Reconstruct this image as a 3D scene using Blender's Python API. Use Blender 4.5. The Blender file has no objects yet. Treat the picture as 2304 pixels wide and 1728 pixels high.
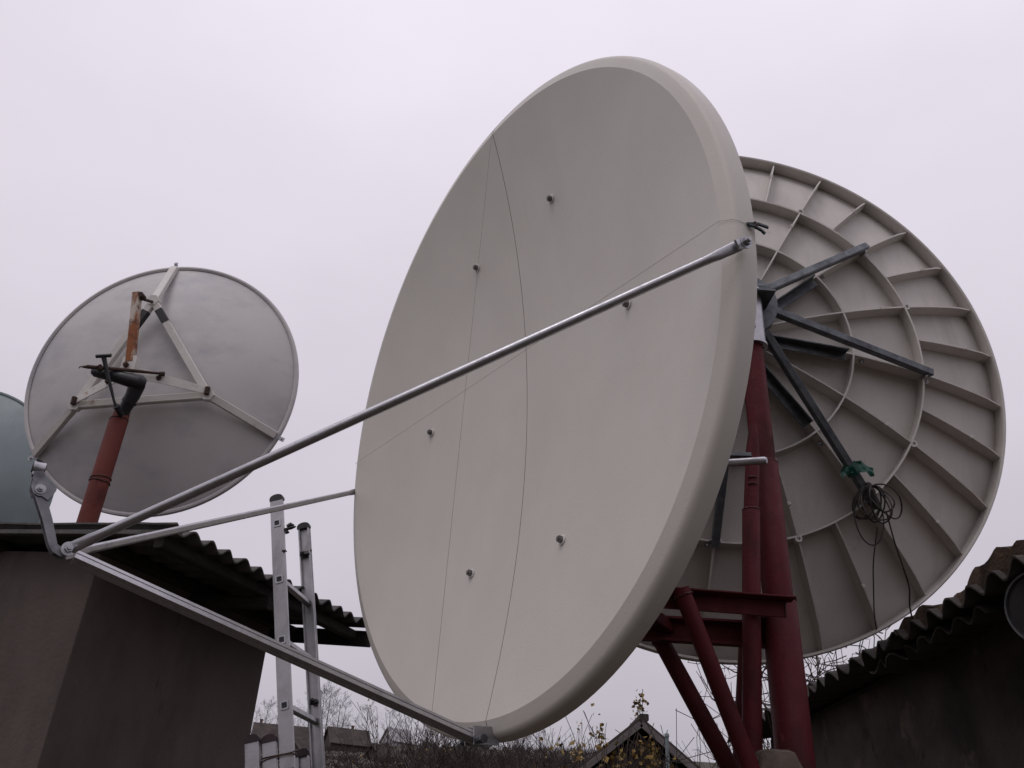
import bpy, math, random
from mathutils import Vector as V, Matrix, noise as mnoise
R = math.radians
sin, cos, pi = math.sin, math.cos, math.pi
scn = bpy.context.scene
COL = scn.collection

# ------------------------------------------------------------------ camera
PITCH, ROLL = R(30.0), R(3.2)
fw = V((0, cos(PITCH), sin(PITCH)))
r0 = V((1, 0, 0)); u0 = r0.cross(fw)
rt = r0 * cos(ROLL) + u0 * sin(ROLL)
up = u0 * cos(ROLL) - r0 * sin(ROLL)
cam_d = bpy.data.cameras.new("camera")
cam = bpy.data.objects.new("camera", cam_d); COL.objects.link(cam)
m3 = Matrix((rt, up, -fw)).transposed()
cam.matrix_world = Matrix.Translation((0, 0, 1.6)) @ m3.to_4x4()
cam_d.sensor_width = 36.0
cam_d.lens = 36.0 * 1950.0 / 2304.0
cam_d.clip_start = 0.05; cam_d.clip_end = 3000
scn.camera = cam
scn.render.resolution_x, scn.render.resolution_y = 1024, 768

# ------------------------------------------------------------------ sky and sun (overcast)
SUN_EL, SUN_AZ = R(58), R(-140)           # azimuth measured from +Y towards +X
world = bpy.data.worlds.new("World"); scn.world = world
world.use_nodes = True
wt = world.node_tree; wt.nodes.clear()
def wn(t, **k):
    n = wt.nodes.new(t)
    for a, b in k.items(): setattr(n, a, b)
    return n
sky = wn('ShaderNodeTexSky', sky_type='NISHITA', sun_disc=False)
sky.sun_elevation = SUN_EL; sky.sun_rotation = SUN_AZ
sky.dust_density = 4.0
hs = wn('ShaderNodeHueSaturation'); hs.inputs['Saturation'].default_value = 0.12
wt.links.new(sky.outputs[0], hs.inputs['Color'])
tc = wn('ShaderNodeTexCoord')
sep = wn('ShaderNodeSeparateXYZ'); wt.links.new(tc.outputs['Generated'], sep.inputs[0])
mx = wn('ShaderNodeMath', operation='MAXIMUM'); wt.links.new(sep.outputs['Z'], mx.inputs[0]); mx.inputs[1].default_value = 0.0
ma = wn('ShaderNodeMath', operation='MULTIPLY_ADD'); wt.links.new(mx.outputs[0], ma.inputs[0])
ma.inputs[1].default_value = 0.60; ma.inputs[2].default_value = 0.42      # overcast: zenith brighter than horizon
mp = wn('ShaderNodeMapping'); wt.links.new(tc.outputs['Generated'], mp.inputs['Vector']); mp.inputs['Scale'].default_value = (1.2, 1.2, 2.4)
nz = wn('ShaderNodeTexNoise'); nz.inputs['Scale'].default_value = 1.6; nz.inputs['Detail'].default_value = 4; nz.inputs['Roughness'].default_value = .5
wt.links.new(mp.outputs[0], nz.inputs['Vector'])
mr = wn('ShaderNodeMapRange'); wt.links.new(nz.outputs['Fac'], mr.inputs['Value'])
mr.inputs['From Min'].default_value = .25; mr.inputs['From Max'].default_value = .75
mr.inputs['To Min'].default_value = 0.90; mr.inputs['To Max'].default_value = 1.07
mm = wn('ShaderNodeMath', operation='MULTIPLY'); wt.links.new(ma.outputs[0], mm.inputs[0]); wt.links.new(mr.outputs[0], mm.inputs[1])
vm = wn('ShaderNodeVectorMath', operation='SCALE'); vm.inputs[0].default_value = (10.15, 9.52, 10.75)
wt.links.new(mm.outputs[0], vm.inputs['Scale'])
mix = wn('ShaderNodeMixRGB', blend_type='MIX'); mix.inputs['Fac'].default_value = 0.93
wt.links.new(hs.outputs[0], mix.inputs['Color1']); wt.links.new(vm.outputs[0], mix.inputs['Color2'])
bg = wn('ShaderNodeBackground'); bg.inputs['Strength'].default_value = 0.10
wt.links.new(mix.outputs[0], bg.inputs['Color'])
wo = wn('ShaderNodeOutputWorld'); wt.links.new(bg.outputs[0], wo.inputs['Surface'])

sun_d = bpy.data.lights.new("sun", 'SUN'); sun_d.energy = 0.55; sun_d.angle = R(25); sun_d.color = (1.0, .96, .93)
sun = bpy.data.objects.new("sun", sun_d); COL.objects.link(sun)
sd = V((sin(SUN_AZ) * cos(SUN_EL), cos(SUN_AZ) * cos(SUN_EL), sin(SUN_EL)))
sun.rotation_euler = sd.to_track_quat('Z', 'Y').to_euler()
sun.location = (0, 0, 30)
vs = scn.view_settings
vs.view_transform = 'Standard'; vs.look = 'None'; vs.exposure = 0.0; vs.gamma = 1.0; vs.use_curve_mapping = False

# ------------------------------------------------------------------ materials
def material(name, base, rough=.6, metal=0., var=.12, vscale=6., bump=.0, bscale=60., layers=(), stretch=(1, 1, 1), spec=.4):
    """layers: (colour, scale, lo, hi, stretch, rough) patches of another look, mixed by noise"""
    m = bpy.data.materials.new(name); m.use_nodes = True
    t = m.node_tree; N = t.nodes; L = t.links
    b = N['Principled BSDF']
    b.inputs['Metallic'].default_value = metal
    b.inputs['Specular IOR Level'].default_value = spec
    co = N.new('ShaderNodeTexCoord')
    def noise(scale, st=(1, 1, 1), det=6, rg=.6, off=0.):
        mp = N.new('ShaderNodeMapping'); mp.inputs['Scale'].default_value = st; mp.inputs['Location'].default_value = (off, off * 1.7, -off)
        L.new(co.outputs['Object'], mp.inputs['Vector'])
        n = N.new('ShaderNodeTexNoise'); n.inputs['Scale'].default_value = scale; n.inputs['Detail'].default_value = det; n.inputs['Roughness'].default_value = rg
        L.new(mp.outputs[0], n.inputs['Vector']); return n.outputs['Fac']
    def ramp(sock, lo, hi, a=0., c=1.):
        r = N.new('ShaderNodeMapRange'); r.inputs['From Min'].default_value = lo; r.inputs['From Max'].default_value = hi
        r.inputs['To Min'].default_value = a; r.inputs['To Max'].default_value = c
        L.new(sock, r.inputs['Value']); return r.outputs[0]
    def scaled(c, k): return (min(1, c[0] * k), min(1, c[1] * k), min(1, c[2] * k), 1)
    mixn = N.new('ShaderNodeMixRGB')
    mixn.inputs['Color1'].default_value = scaled(base, 1 - var); mixn.inputs['Color2'].default_value = scaled(base, 1 + var)
    L.new(ramp(noise(vscale, stretch), .3, .7), mixn.inputs['Fac'])
    col = mixn.outputs[0]
    rs = ramp(noise(vscale * 2.3, stretch, off=3.1), .3, .7, max(.05, rough - .08), min(1, rough + .08))
    for i, (c, sc, lo, hi, st, rg) in enumerate(layers):
        f = ramp(noise(sc, st, 8, .65, off=5.3 + i * 2.9), lo, hi)
        mx = N.new('ShaderNodeMixRGB'); L.new(f, mx.inputs['Fac']); L.new(col, mx.inputs['Color1']); mx.inputs['Color2'].default_value = (*c, 1)
        col = mx.outputs[0]
        if rg is not None:
            mr_ = N.new('ShaderNodeMix'); mr_.data_type = 'FLOAT'
            L.new(f, mr_.inputs['Factor']); L.new(rs, mr_.inputs[2]); mr_.inputs[3].default_value = rg
            rs = mr_.outputs[0]
    L.new(col, b.inputs['Base Color']); L.new(rs, b.inputs['Roughness'])
    if bump:
        bn = N.new('ShaderNodeBump'); bn.inputs['Strength'].default_value = bump; bn.inputs['Distance'].default_value = .01
        L.new(noise(bscale, det=4), bn.inputs['Height']); L.new(bn.outputs[0], b.inputs['Normal'])
    return m
one = (1, 1, 1)
M = dict(
    fibre=material('white_fibreglass', (.588, .556, .505), .48, 0, .05, 1.6, .09, 170,
                   [((.548, .516, .470), 2.0, .46, .80, (1.3, .7, 1), .55), ((.67, .65, .62), 95, .65, .71, one, .4), ((.26, .23, .21), 24, .765, .79, one, .6), ((.47, .437, .395), 6, .66, .84, (2.2, .5, 1), .6), ((.40, .37, .335), 130, .64, .72, one, .6)]),
    fibre_back=material('beige_fibreglass', (.545, .515, .480), .6, 0, .08, 3., .25, 120,
                   [((.43, .40, .365), 3.2, .50, .80, (2.0, .4, 1), .7), ((.33, .29, .25), 9, .64, .80, one, .7), ((.22, .19, .16), 40, .72, .78, one, .7)]),
    grey_dish=material('grey_painted_steel', (.53, .508, .502), .52, 0, .07, 1.5, .05, 60,
                   [((.335, .335, .352), 2.2, .47, .76, (1, 1.5, 1), .45), ((.57, .55, .55), 3.8, .56, .78, one, .48), ((.15, .10, .08), 30, .745, .78, one, .8)]),
    teal=material('teal_painted_steel', (.20, .245, .255), .45, 0, .10, 3., .05, 60, [((.27, .31, .32), 2.4, .5, .75, one, .5)]),
    seam=material('dark_joint', (.018, .016, .015), .9),
    galv=material('galvanised_bright', (.40, .395, .415), .33, .88, .10, 20, .04, 140, [((.27, .265, .28), 26, .54, .74, one, .42)]),
    galv_mid=material('galvanised_worn', (.215, .21, .225), .42, .8, .18, 22, .08, 120, [((.11, .105, .115), 16, .50, .68, one, .55), ((.36, .36, .37), 70, .66, .72, one, .4)]),
    galv_dark=material('galvanised_dull', (.13, .14, .15), .5, .7, .22, 20, .10, 120, [((.065, .07, .08), 12, .48, .68, one, .6), ((.22, .22, .22), 70, .64, .72, one, .5)]),
    bolt=material('bolt_steel', (.16, .15, .145), .5, .7, .3, 60),
    washer=material('white_washer', (.66, .65, .63), .5, 0, .08, 60),
    red=material('oxide_red_paint', (.088, .0125, .0160), .58, 0, .18, 7, .22, 70, spec=.16, layers=
                 [((.042, .012, .012), 7, .52, .70, (1, 1, .5), .75), ((.150, .036, .038), 22, .66, .76, (1, 1, .4), .5), ((.030, .016, .013), 48, .695, .72, one, .9), ((.060, .030, .022), 11, .70, .78, one, .9)]),
    red_dark=material('oxide_red_paint_darker', (.062, .0095, .012), .62, 0, .2, 7, .2, 60, spec=.14, layers= [((.03, .009, .009), 6, .52, .72, one, .8)]),  # darker red for rear brace, rear leg, tie bars and end plate
    brown_red=material('faded_red_brown_paint', (.132, .033, .027), .65, 0, .14, 6, .18, 60, spec=.2, layers= [((.075, .022, .018), 7, .55, .72, (1, 1, .5), .8), ((.19, .07, .06), 30, .68, .76, one, .6)]),
    weld=material('weld_bead', (.065, .014, .016), .6, 0, .3, 40, .4, 60),
    cream=material('cream_painted_steel', (.60, .575, .54), .5, 0, .10, 8, .06, 60, [((.30, .20, .12), 14, .62, .76, (1, 1, 1), .8), ((.20, .085, .04), 9, .68, .76, one, .85)]),
    rusty=material('rusted_cream_steel', (.47, .41, .34), .6, 0, .12, 8, .15, 60, [((.24, .085, .032), 5, .40, .50, (2.2, .6, 1), .85), ((.12, .045, .025), 14, .52, .66, one, .9)]),
    black=material('black_paint', (.018, .018, .020), .45, 0, .3, 12, .1, 60, [((.045, .043, .042), 20, .6, .72, one, .6)]),
    rust_dark=material('dark_rust', (.055, .032, .024), .8, .2, .3, 25, .3, 60),
    alu=material('worn_aluminium', (.36, .35, .36), .38, .8, .14, 9, .08, 90, [((.20, .195, .20), 8, .50, .74, (1, 1, .35), .5), ((.07, .065, .065), 34, .70, .76, one, .6), ((.46, .45, .45), 40, .66, .72, one, .35)]),
    plastic=material('black_plastic', (.02, .017, .019), .5, 0, .3, 20),
    purple=material('dark_purple_plastic', (.024, .010, .014), .5, 0, .3, 20),
    peg=material('dark_green_plastic', (.010, .024, .028), .35, 0, .2, 20),
    green=material('green_plastic', (.006, .060, .042), .5, 0, .3, 20),
    string=material('thin_cord', (.22, .20, .19), .8),
    cable=material('black_cable', (.020, .014, .014), .5, 0, .3, 20),
    slate=material('asbestos_cement', (.085, .079, .076), .9, 0, .22, 7, .5, 60, [((.045, .043, .038), 5, .5, .7, one, .95), ((.13, .12, .108), 24, .62, .74, one, .95)]),
    slate_old=material('old_blackened_slate', (.062, .053, .048), .95, 0, .3, 9, .6, 50, [((.028, .026, .022), 5, .48, .7, one, 1.0)]),
    plaster=material('grey_brown_plaster', (.112, .088, .078), .95, 0, .10, 2.2, .35, 45, [((.062, .051, .045), 1.6, .46, .7, (1, 1, .4), 1.0), ((.048, .039, .034), 7, .64, .78, (1, 1, .3), 1.0)]),
    plaster_shaded=material('shade_toned_plaster', (.084, .065, .057), .95, 0, .12, 2.2, .4, 45, [((.046, .037, .033), 1.8, .46, .7, (1, 1, .4), 1.0), ((.105, .088, .078), 6, .62, .76, (1, 1, .5), 1.0)]),  # darkened plaster copy; its tone offsets stronger light falling on the gable wall
    plaster_dark=material('dark_brown_plaster', (.050, .037, .032), .95, 0, .2, 3, .4, 40, [((.020, .014, .013), 2.5, .45, .7, one, 1.0), ((.115, .088, .072), 4, .58, .74, one, 1.0), ((.018, .013, .012), 9, .60, .70, one, 1.0)]),
    timber=material('dark_timber', (.026, .021, .018), .9, 0, .3, 6, .5, 40, (), (1, 1, 6)),
    board=material('weathered_board', (.085, .066, .056), .9, 0, .3, 5, .5, 30, [((.04, .032, .028), 9, .5, .72, (4, 4, .4), .95)], (3, 3, .3)),
    board_grey=material('grey_barge_board', (.12, .105, .103), .9, 0, .2, 7, .4, 40, [((.09, .08, .075), 6, .5, .7, one, .95)]),
    moss=material('brown_dry_moss', (.062, .036, .022), 1.0, 0, .4, 16, 1.0, 60, [((.022, .015, .011), 9, .45, .65, one, 1.0), ((.095, .052, .028), 40, .6, .72, one, 1.0)]),
    concrete=material('rough_concrete', (.135, .106, .086), .95, 0, .16, 9, .8, 30, [((.075, .058, .046), 10, .48, .66, one, 1.0)]),
    bark=material('dark_bark', (.055, .044, .043), .95, 0, .3, 3),
    bark_far=material('grey_bark', (.048, .039, .039), .95, 0, .25, .5),
    twig=material('brown_twigs', (.040, .029, .025), .95, 0, .35, 2),
    leaf_y=material('yellow_leaves', (.20, .135, .032), .7, 0, .4, 9, layers=[((.12, .05, .018), 6, .5, .66, one, .8)]),
    leaf_b=material('withered_leaves', (.13, .085, .035), .8, 0, .4, 9),
    ground=material('dry_grass_soil', (.055, .044, .032), 1.0, 0, .35, .35, .6, 5, [((.045, .042, .024), .12, .45, .65, one, 1.0), ((.11, .085, .055), 2.0, .58, .72, one, 1.0)]),
    roof_far=material('old_grey_roof', (.058, .046, .042), .95, 0, .2, .6, layers=[((.034, .025, .022), .35, .45, .65, one, 1.0)]),
    roof_pale=material('pale_slate_roof', (.30, .29, .30), .9, 0, .15, .6),
    wall_far=material('brown_wall', (.055, .042, .036), .95, 0, .2, .5),
    wall_pale=material('pale_wall', (.34, .33, .33), .9, 0, .1, .5),
    trim=material('white_trim', (.68, .67, .68), .7, 0, .05, 3),
    brick=material('chimney_brick', (.11, .07, .06), .95, 0, .3, 3),
    post=material('grey_green_pipe', (.16, .19, .19), .6, .3, .2, 20),
    tape=material('dark_tape', (.035, .034, .036), .6, 0, .2, 30),
)

# ------------------------------------------------------------------ helpers
class MB:
    """collects faces; build() links them as one mesh object"""
    def __init__(s): s.v = []; s.f = []
    def add(s, vs, fs):
        o = len(s.v); s.v += [tuple(p) for p in vs]; s.f += [tuple(i + o for i in f) for f in fs]
    def extrude(s, poly, p0, p1, upv=(0, 0, 1), scale1=1.0):
        p0, p1 = V(p0), V(p1); d = (p1 - p0).normalized(); u = V(upv)
        if abs(d.dot(u.normalized())) > .98: u = V((1, 0, 0)) if abs(d.x) < .9 else V((0, 1, 0))
        x = d.cross(u).normalized(); y = x.cross(d)
        n = len(poly); vs = [p0 + x * a + y * b for a, b in poly] + [p1 + x * a * scale1 + y * b * scale1 for a, b in poly]
        fs = [tuple(range(n))[::-1], tuple(range(n, 2 * n))] + [(i, (i + 1) % n, n + (i + 1) % n, n + i) for i in range(n)]
        s.add(vs, fs)
    def bar(s, p0, p1, w, h, upv=(0, 0, 1), c=None):
        c = min(w, h) * .12 if c is None else c
        a, b = w / 2, h / 2
        s.extrude([(-a + c, -b), (a - c, -b), (a, -b + c), (a, b - c), (a - c, b), (-a + c, b), (-a, b - c), (-a, -b + c)], p0, p1, upv)
    def angle(s, p0, p1, w, t=.006, upv=(0, 0, 1)):
        s.extrude([(0, 0), (w, 0), (w, t), (t, t), (t, w), (0, w)], p0, p1, upv)
    def channel(s, p0, p1, w, h, t=.007, upv=(0, 0, 1)):
        s.extrude([(0, -h / 2), (w, -h / 2), (w, -h / 2 + t), (t, -h / 2 + t), (t, h / 2 - t), (w, h / 2 - t), (w, h / 2), (0, h / 2)], p0, p1, upv)
    def tube(s, pts, r, n=8, caps=True):
        pts = [V(p) for p in pts]; k = len(pts)
        rr = r if isinstance(r, (list, tuple)) else [r] * k
        ref = None; vs = []
        for i, p in enumerate(pts):
            d = (pts[min(i + 1, k - 1)] - pts[max(i - 1, 0)])
            d = d.normalized() if d.length > 1e-9 else V((0, 0, 1))
            if ref is None:
                ref = d.orthogonal().normalized()
            ref = (ref - d * ref.dot(d));  ref = ref.normalized() if ref.length > 1e-6 else d.orthogonal().normalized()
            y = d.cross(ref)
            vs += [p + (ref * cos(2 * pi * j / n) + y * sin(2 * pi * j / n)) * rr[i] for j in range(n)]
        fs = [(i * n + j, i * n + (j + 1) % n, (i + 1) * n + (j + 1) % n, (i + 1) * n + j) for i in range(k - 1) for j in range(n)]
        if caps: fs += [tuple(range(n))[::-1], tuple(range((k - 1) * n, k * n))]
        s.add(vs, fs)
    def lathe(s, prof, n=48, org=(0, 0, 0), axis=(0, 0, 1), close=True):
        """prof: (r, z) round the axis; r=0 ends collapse to thin rings"""
        o = V(org); a = V(axis).normalized(); x = a.orthogonal().normalized()
        if a.z > .999: x = V((1, 0, 0))
        y = a.cross(x); k = len(prof)
        vs = [o + a * z + (x * cos(2 * pi * j / n) + y * sin(2 * pi * j / n)) * max(r, 1e-4) for r, z in prof for j in range(n)]
        fs = [(i * n + j, i * n + (j + 1) % n, (i + 1) * n + (j + 1) % n, (i + 1) * n + j) for i in range(k - 1) for j in range(n)]
        if close: fs += [tuple(range(n))[::-1], tuple(range((k - 1) * n, k * n))]
        s.add(vs, fs)
    def hexbolt(s, p, d, r=.010, h=.008):
        p = V(p); d = V(d).normalized()
        s.tube([p, p + d * h], r, 6)
        s.tube([p + d * h, p + d * (h + .006)], r * .55, 8)
    def build(s, name, mat, parent=None, smooth=35, inv=None):
        if inv is not None: s.v = [tuple(inv @ V(p)) for p in s.v]
        me = bpy.data.meshes.new(name); me.from_pydata(s.v, [], s.f); me.validate(verbose=False)
        if smooth:
            me.polygons.foreach_set('use_smooth', [True] * len(me.polygons))
            me.set_sharp_from_angle(angle=R(smooth))
        me.materials.append(M[mat]); me.update()
        o = bpy.data.objects.new(name, me); COL.objects.link(o)
        if parent: o.parent = parent
        return o

def tag(o, label=None, cat=None, group=None, kind=None):
    if label: o['label'] = label
    if cat: o['category'] = cat
    if group: o['group'] = group
    if kind: o['kind'] = kind
    return o
def empty(name, loc=(0, 0, 0), mat=None):
    o = bpy.data.objects.new(name, None); COL.objects.link(o); o.empty_display_size = .1
    o.matrix_world = (Matrix.Translation(loc) @ mat.to_4x4()) if mat else Matrix.Translation(loc)
    return o
def share(src, parent, rotz=0, loc=(0, 0, 0), name=None):
    o = bpy.data.objects.new(name or src.name.split('.')[0], src.data); COL.objects.link(o)
    o.parent = parent; o.rotation_euler = (0, 0, rotz); o.location = loc
    return o
def copy_tree(o, loc, rz=0, scale=1.0):
    c = o.copy(); COL.objects.link(c)
    c.matrix_world = Matrix.Translation(loc) @ Matrix.Rotation(rz, 4, 'Z') @ Matrix.Scale(scale, 4)
    for ch in [x for x in bpy.data.objects if x.parent == o]:
        d = ch.copy(); COL.objects.link(d); d.parent = c
    return c
def dish_frame(az, el):
    n = V((sin(az) * cos(el), cos(az) * cos(el), sin(el)))
    e1 = V((0, 0, 1)).cross(n).normalized(); e2 = n.cross(e1)
    return Matrix((e1, e2, n)).transposed()

# ------------------------------------------------------------------ ground
def gz(x, y):
    t = max(0., y - 20.)
    z = .138 * t
    if t > 275: z = .138 * 275 + (t - 275) * .04
    z *= min(1, t / 25.)
    z += (mnoise.noise(V((x * .02, y * .02, .3))) * min(2.2, t * .02))
    return z
g = MB(); xs = [-700, -450, -300, -200] + list(range(-140, 141, 10)) + [200, 300, 450, 700]
ys = [-200, -80, -30, -10, 0, 6, 12, 16, 20, 24, 28, 34, 40, 48, 56, 66, 76, 88] + list(range(100, 330, 12)) + [345, 370, 400, 460, 560, 800]
g.add([(x, y, gz(x, y)) for y in ys for x in xs],
      [(j * len(xs) + i, j * len(xs) + i + 1, (j + 1) * len(xs) + i + 1, (j + 1) * len(xs) + i) for j in range(len(ys) - 1) for i in range(len(xs) - 1)])
tag(g.build('ground', 'ground', smooth=60), 'yard and rising hillside of dry grass', 'ground', kind='structure')

# ------------------------------------------------------------------ corrugated roofing
def wave_sheet(mb, org, across, along, length, x0, x1, pitch, amp, thick=.007, jag=0., seed=0, per=10):
    """sheet whose waves run along `along`; profile spans x0..x1 in direction `across`"""
    org, across, along = V(org), V(across).normalized(), V(along).normalized()
    upv = across.cross(along).normalized()
    if upv.z < 0: upv = -upv
    n = max(4, int((x1 - x0) / pitch * per)); rows = 9
    rnd = random.Random(seed)
    tops = []
    for k in range(rows + 1):
        for i in range(n + 1):
            x = x0 + (x1 - x0) * i / n
            z = amp * cos(2 * pi * x / pitch)
            e = 0
            if k == 0 and jag: e = jag * mnoise.noise(V((x * 9, seed * 3.1, 0)))
            sag = .006 * mnoise.noise(V((x * 2, k * .7, seed)))
            tops.append(org + across * x + along * (e + length * k / rows) + upv * (z + sag))
    m = n + 1; N = len(tops)
    vs = [p + upv * thick / 2 for p in tops] + [p - upv * thick / 2 for p in tops]
    fs = []
    for k in range(rows):
        for i in range(n):
            a = k * m + i; q = (a, a + 1, a + 1 + m, a + m)
            fs.append(q); fs.append(tuple(N + t for t in q)[::-1])
    for i in range(n):
        fs.append((i, N + i, N + i + 1, i + 1)); b = rows * m + i; fs.append((b, b + 1, N + b + 1, N + b))
    for k in range(rows):
        a = k * m; fs.append((a, a + m, N + a + m, N + a)); b = a + n; fs.append((b, N + b, N + b + m, b + m))
    mb.add(vs, fs)

# ------------------------------------------------------------------ shed with corrugated roof (beside the ladder)
E0 = V((-1.343, 3.406, 2.80)); sv = V((.3953, .9185, 0)); sw = V((-.9185, .3953, 0)); SL = .095
shed = empty('shed', (E0 + sw * 1.8).to_tuple()[:2] + (0,))
tag(shed, 'plastered shed with grey corrugated roof and deep eaves beside the aluminium ladder', 'shed')
si = shed.matrix_world.inverted()
def SP(s, w, z): return E0 + sv * s + sw * w + V((0, 0, z - E0.z))
def rz(w): return 2.80 + SL * w
roof_w, sheet_l, pitch = 3.6, 1.15, .1157
al = (sw + V((0, 0, SL))).normalized()
k = 0
for row in range(3):
    for (a, b) in ((0.0, pitch * 7.25), (pitch * 6.75, 1.62)):
        mb = MB(); lift = .011 * (1 if a > 0 else 0) + .010 * row
        wave_sheet(mb, SP(0, row * 1.06, rz(row * 1.06) + lift), sv, al, sheet_l if row < 2 else 1.45, a, b, pitch, .0185, .008, .012 if row == 0 else 0, k)
        mb.build('roof_sheet', 'slate', shed, 50, si); k += 1
t_in = .045
def wall(mb, s0, w0, s1, w1, inset=.04):
    """upright wall slab between two plan points, top following the roof slope"""
    a0, a1 = SP(s0, w0, 0), SP(s1, w1, 0); d = (a1 - a0).normalized(); nrm = V((-d.y, d.x, 0))
    vs = []
    for off in (0, .22):
        for (s_, w_) in ((s0, w0), (s1, w1)):
            p = SP(s_, w_, 0) + nrm * off
            ww = (p - E0).dot(sw)
            vs += [V((p.x, p.y, -.05)), V((p.x, p.y, rz(ww) - inset - .03))]
    mb.add(vs, [(0, 2, 3, 1), (4, 5, 7, 6), (0, 1, 5, 4), (2, 6, 7, 3), (1, 3, 7, 5), (0, 4, 6, 2)])
mb = MB(); wall(mb, .13, .515, 1.39, .515); mb.build('eaves_wall', 'plaster', shed, 0, si)
mb = MB(); wall(mb, .128, 3.4, .128, .517); mb.build('gable_wall', 'plaster_shaded', shed, 0, si)
mb = MB(); wall(mb, 1.39, .74, 1.39, 3.4); mb.build('rear_wall', 'plaster', shed, 0, si)
mb = MB(); wall(mb, 1.38, 3.4, .36, 3.4); mb.build('side_wall', 'plaster', shed, 0, si)
for w_ in (.10, .50, 1.15, 2.2, 3.2):
    mb = MB(); mb.bar(SP(.03, w_, rz(w_) - .050), SP(1.585, w_, rz(w_) - .050), .05, .05); mb.build('purlin', 'timber', shed, 0, si)
for s_ in (.75,):
    mb = MB(); mb.bar(SP(s_, .04, rz(.04) - .105), SP(s_, 3.45, rz(3.45) - .105), .05, .055); mb.build('rafter', 'timber', shed, 0, si)
mb = MB(); mb.bar(SP(1.604, -.01, rz(-.01) - .062), SP(1.604, 3.5, rz(3.5) - .062), .022, .085); mb.build('barge_board', 'timber', shed, 0, si)
mb = MB(); mb.bar(SP(.012, -.02, rz(-.02) - .019), SP(.012, 3.5, rz(3.5) - .019), .022, .020); mb.build('edge_batten', 'slate', shed, 0, si)

# ------------------------------------------------------------------ dark shed with mossy roof
X0, ZE, RS = 1.71, 2.60, .16
barnx = empty('shed', (3.2, 3.8, 0))
tag(barnx, 'dark brown shed under a blackened corrugated roof grown over with dry brown moss', 'shed')
bi = barnx.matrix_world.inverted()
al2 = V((1, 0, RS)).normalized()
for j, (a, b) in enumerate(((1.55, 2.66), (2.62, 3.76), (3.72, 4.86), (4.82, 5.96), (5.92, 6.75))):
    for row in range(2):
        mb = MB()
        wave_sheet(mb, (X0 + row * 1.5 + .012 * (j % 2), 0, ZE + row * 1.5 * RS + .012 * row + .009 * (j % 2)), (0, 1, 0), al2, 1.62, a, b, .163, .027, .009, .03 if row == 0 else 0, j + 9)
        mb.build('roof_sheet', 'slate_old', barnx, 50, bi)
# second, broken layer of sheets showing under the first
mb = MB(); wave_sheet(mb, (X0 + .05, 0, ZE - .045), (0, 1, 0), al2, .9, 3.10, 4.15, .150, .022, .008, .05, 31); mb.build('broken_sheet', 'slate_old', barnx, 50, bi)
for (x, y0, y1) in ((X0 + .30, 1.5, 6.5), (X0 + 1.5, 1.5, 6.5)):
    mb = MB(); mb.bar((x, y0, ZE + (x - X0) * RS - .075), (x, y1, ZE + (x - X0) * RS - .075), .09, .07); mb.build('purlin', 'timber', barnx, 0, bi)
for (nm, c, sz) in (('eaves_wall', (X0 + .36, 4.05, 1.27), (.22, 4.9, 2.62)), ('gable_wall', (3.35, 1.72, 1.27), (2.3, .22, 2.62)),
                    ('rear_wall', (3.35, 6.40, 1.27), (2.3, .22, 2.62)), ('side_wall', (4.6, 4.05, 1.4), (.22, 4.9, 2.8))):
    mb = MB(); x, y, z = c; a, b, h = sz
    n1, n2 = (2, 40) if b > a else (20, 2)
    mb.bar((x, y - b / 2, z), (x, y + b / 2, z), a, h, c=.01); mb.build(nm, 'plaster_dark', barnx, 0, bi)
# moss mat lying on the sheets, lumpy upper outline
mb = MB(); rows, n = 14, 220
hh = [(1.5, .06), (2.55, .055), (2.72, .060), (2.92, .085), (3.1, .075), (3.25, .030), (3.36, .020), (3.55, .062), (3.70, .058), (3.85, .035), (4.05, .018), (4.3, .03), (4.6, .02), (5.2, .03), (6.0, .03), (6.75, .02)]
def prof(y):
    for (a, p), (b, q) in zip(hh, hh[1:]):
        if a <= y <= b:
            t = (y - a) / (b - a); t = t * t * (3 - 2 * t); return p + (q - p) * t
    return .02
vs = []
for i in range(n + 1):
    y = 1.55 + 5.15 * i / n
    for j in range(rows + 1):
        x = X0 + .035 + 1.3 * (j / rows) ** 1.6
        edge = min(1, j / 1.0)
        z = ZE + (x - X0) * RS + .004 + .027 * cos(2 * pi * y / .163) * (1 - .75 * edge) + (prof(y) * 1.25 + .016 * mnoise.noise(V((x * 9, y * 9, 2)))) * edge + .007 * mnoise.noise(V((x * 40, y * 40, 1)))
        vs.append((x + .012 * mnoise.noise(V((y * 12, j, 5))), y, z))
mb.add(vs, [(i * (rows + 1) + j, i * (rows + 1) + j + 1, (i + 1) * (rows + 1) + j + 1, (i + 1) * (rows + 1) + j) for i in range(n) for j in range(rows)])
tag(mb.build('moss_mat', 'moss', barnx, 60, bi), 'lumpy brown moss along the roof edge')

# round lid under the eave
lid = MB(); ax = V((-.80, -.58, -.12)).normalized()
lid.lathe([(0, 0), (.112, .004), (.118, .012), (.124, .012), (.127, .004), (.125, -.012), (.118, -.016), (0, -.012)], 40, (1.795, 2.79, 2.475), ax)
lo = lid.build('round_lid', 'plastic')
tag(lo, 'dark round metal lid with a paler rim hung under the mossy eave', 'lid')
hk = MB(); hk.lathe([(.1185, .0125), (.1245, .0135), (.128, .004), (.1255, .003)], 40, (1.795, 2.79, 2.475), ax, False)
hk.build('rim', 'galv_dark', lo)
hk = MB(); hk.tube([(1.80, 2.80, 2.595), (1.86, 2.83, 2.62), (1.97, 2.84, 2.60)], .004, 6); hk.build('hanger', 'rust_dark', lo)

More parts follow.
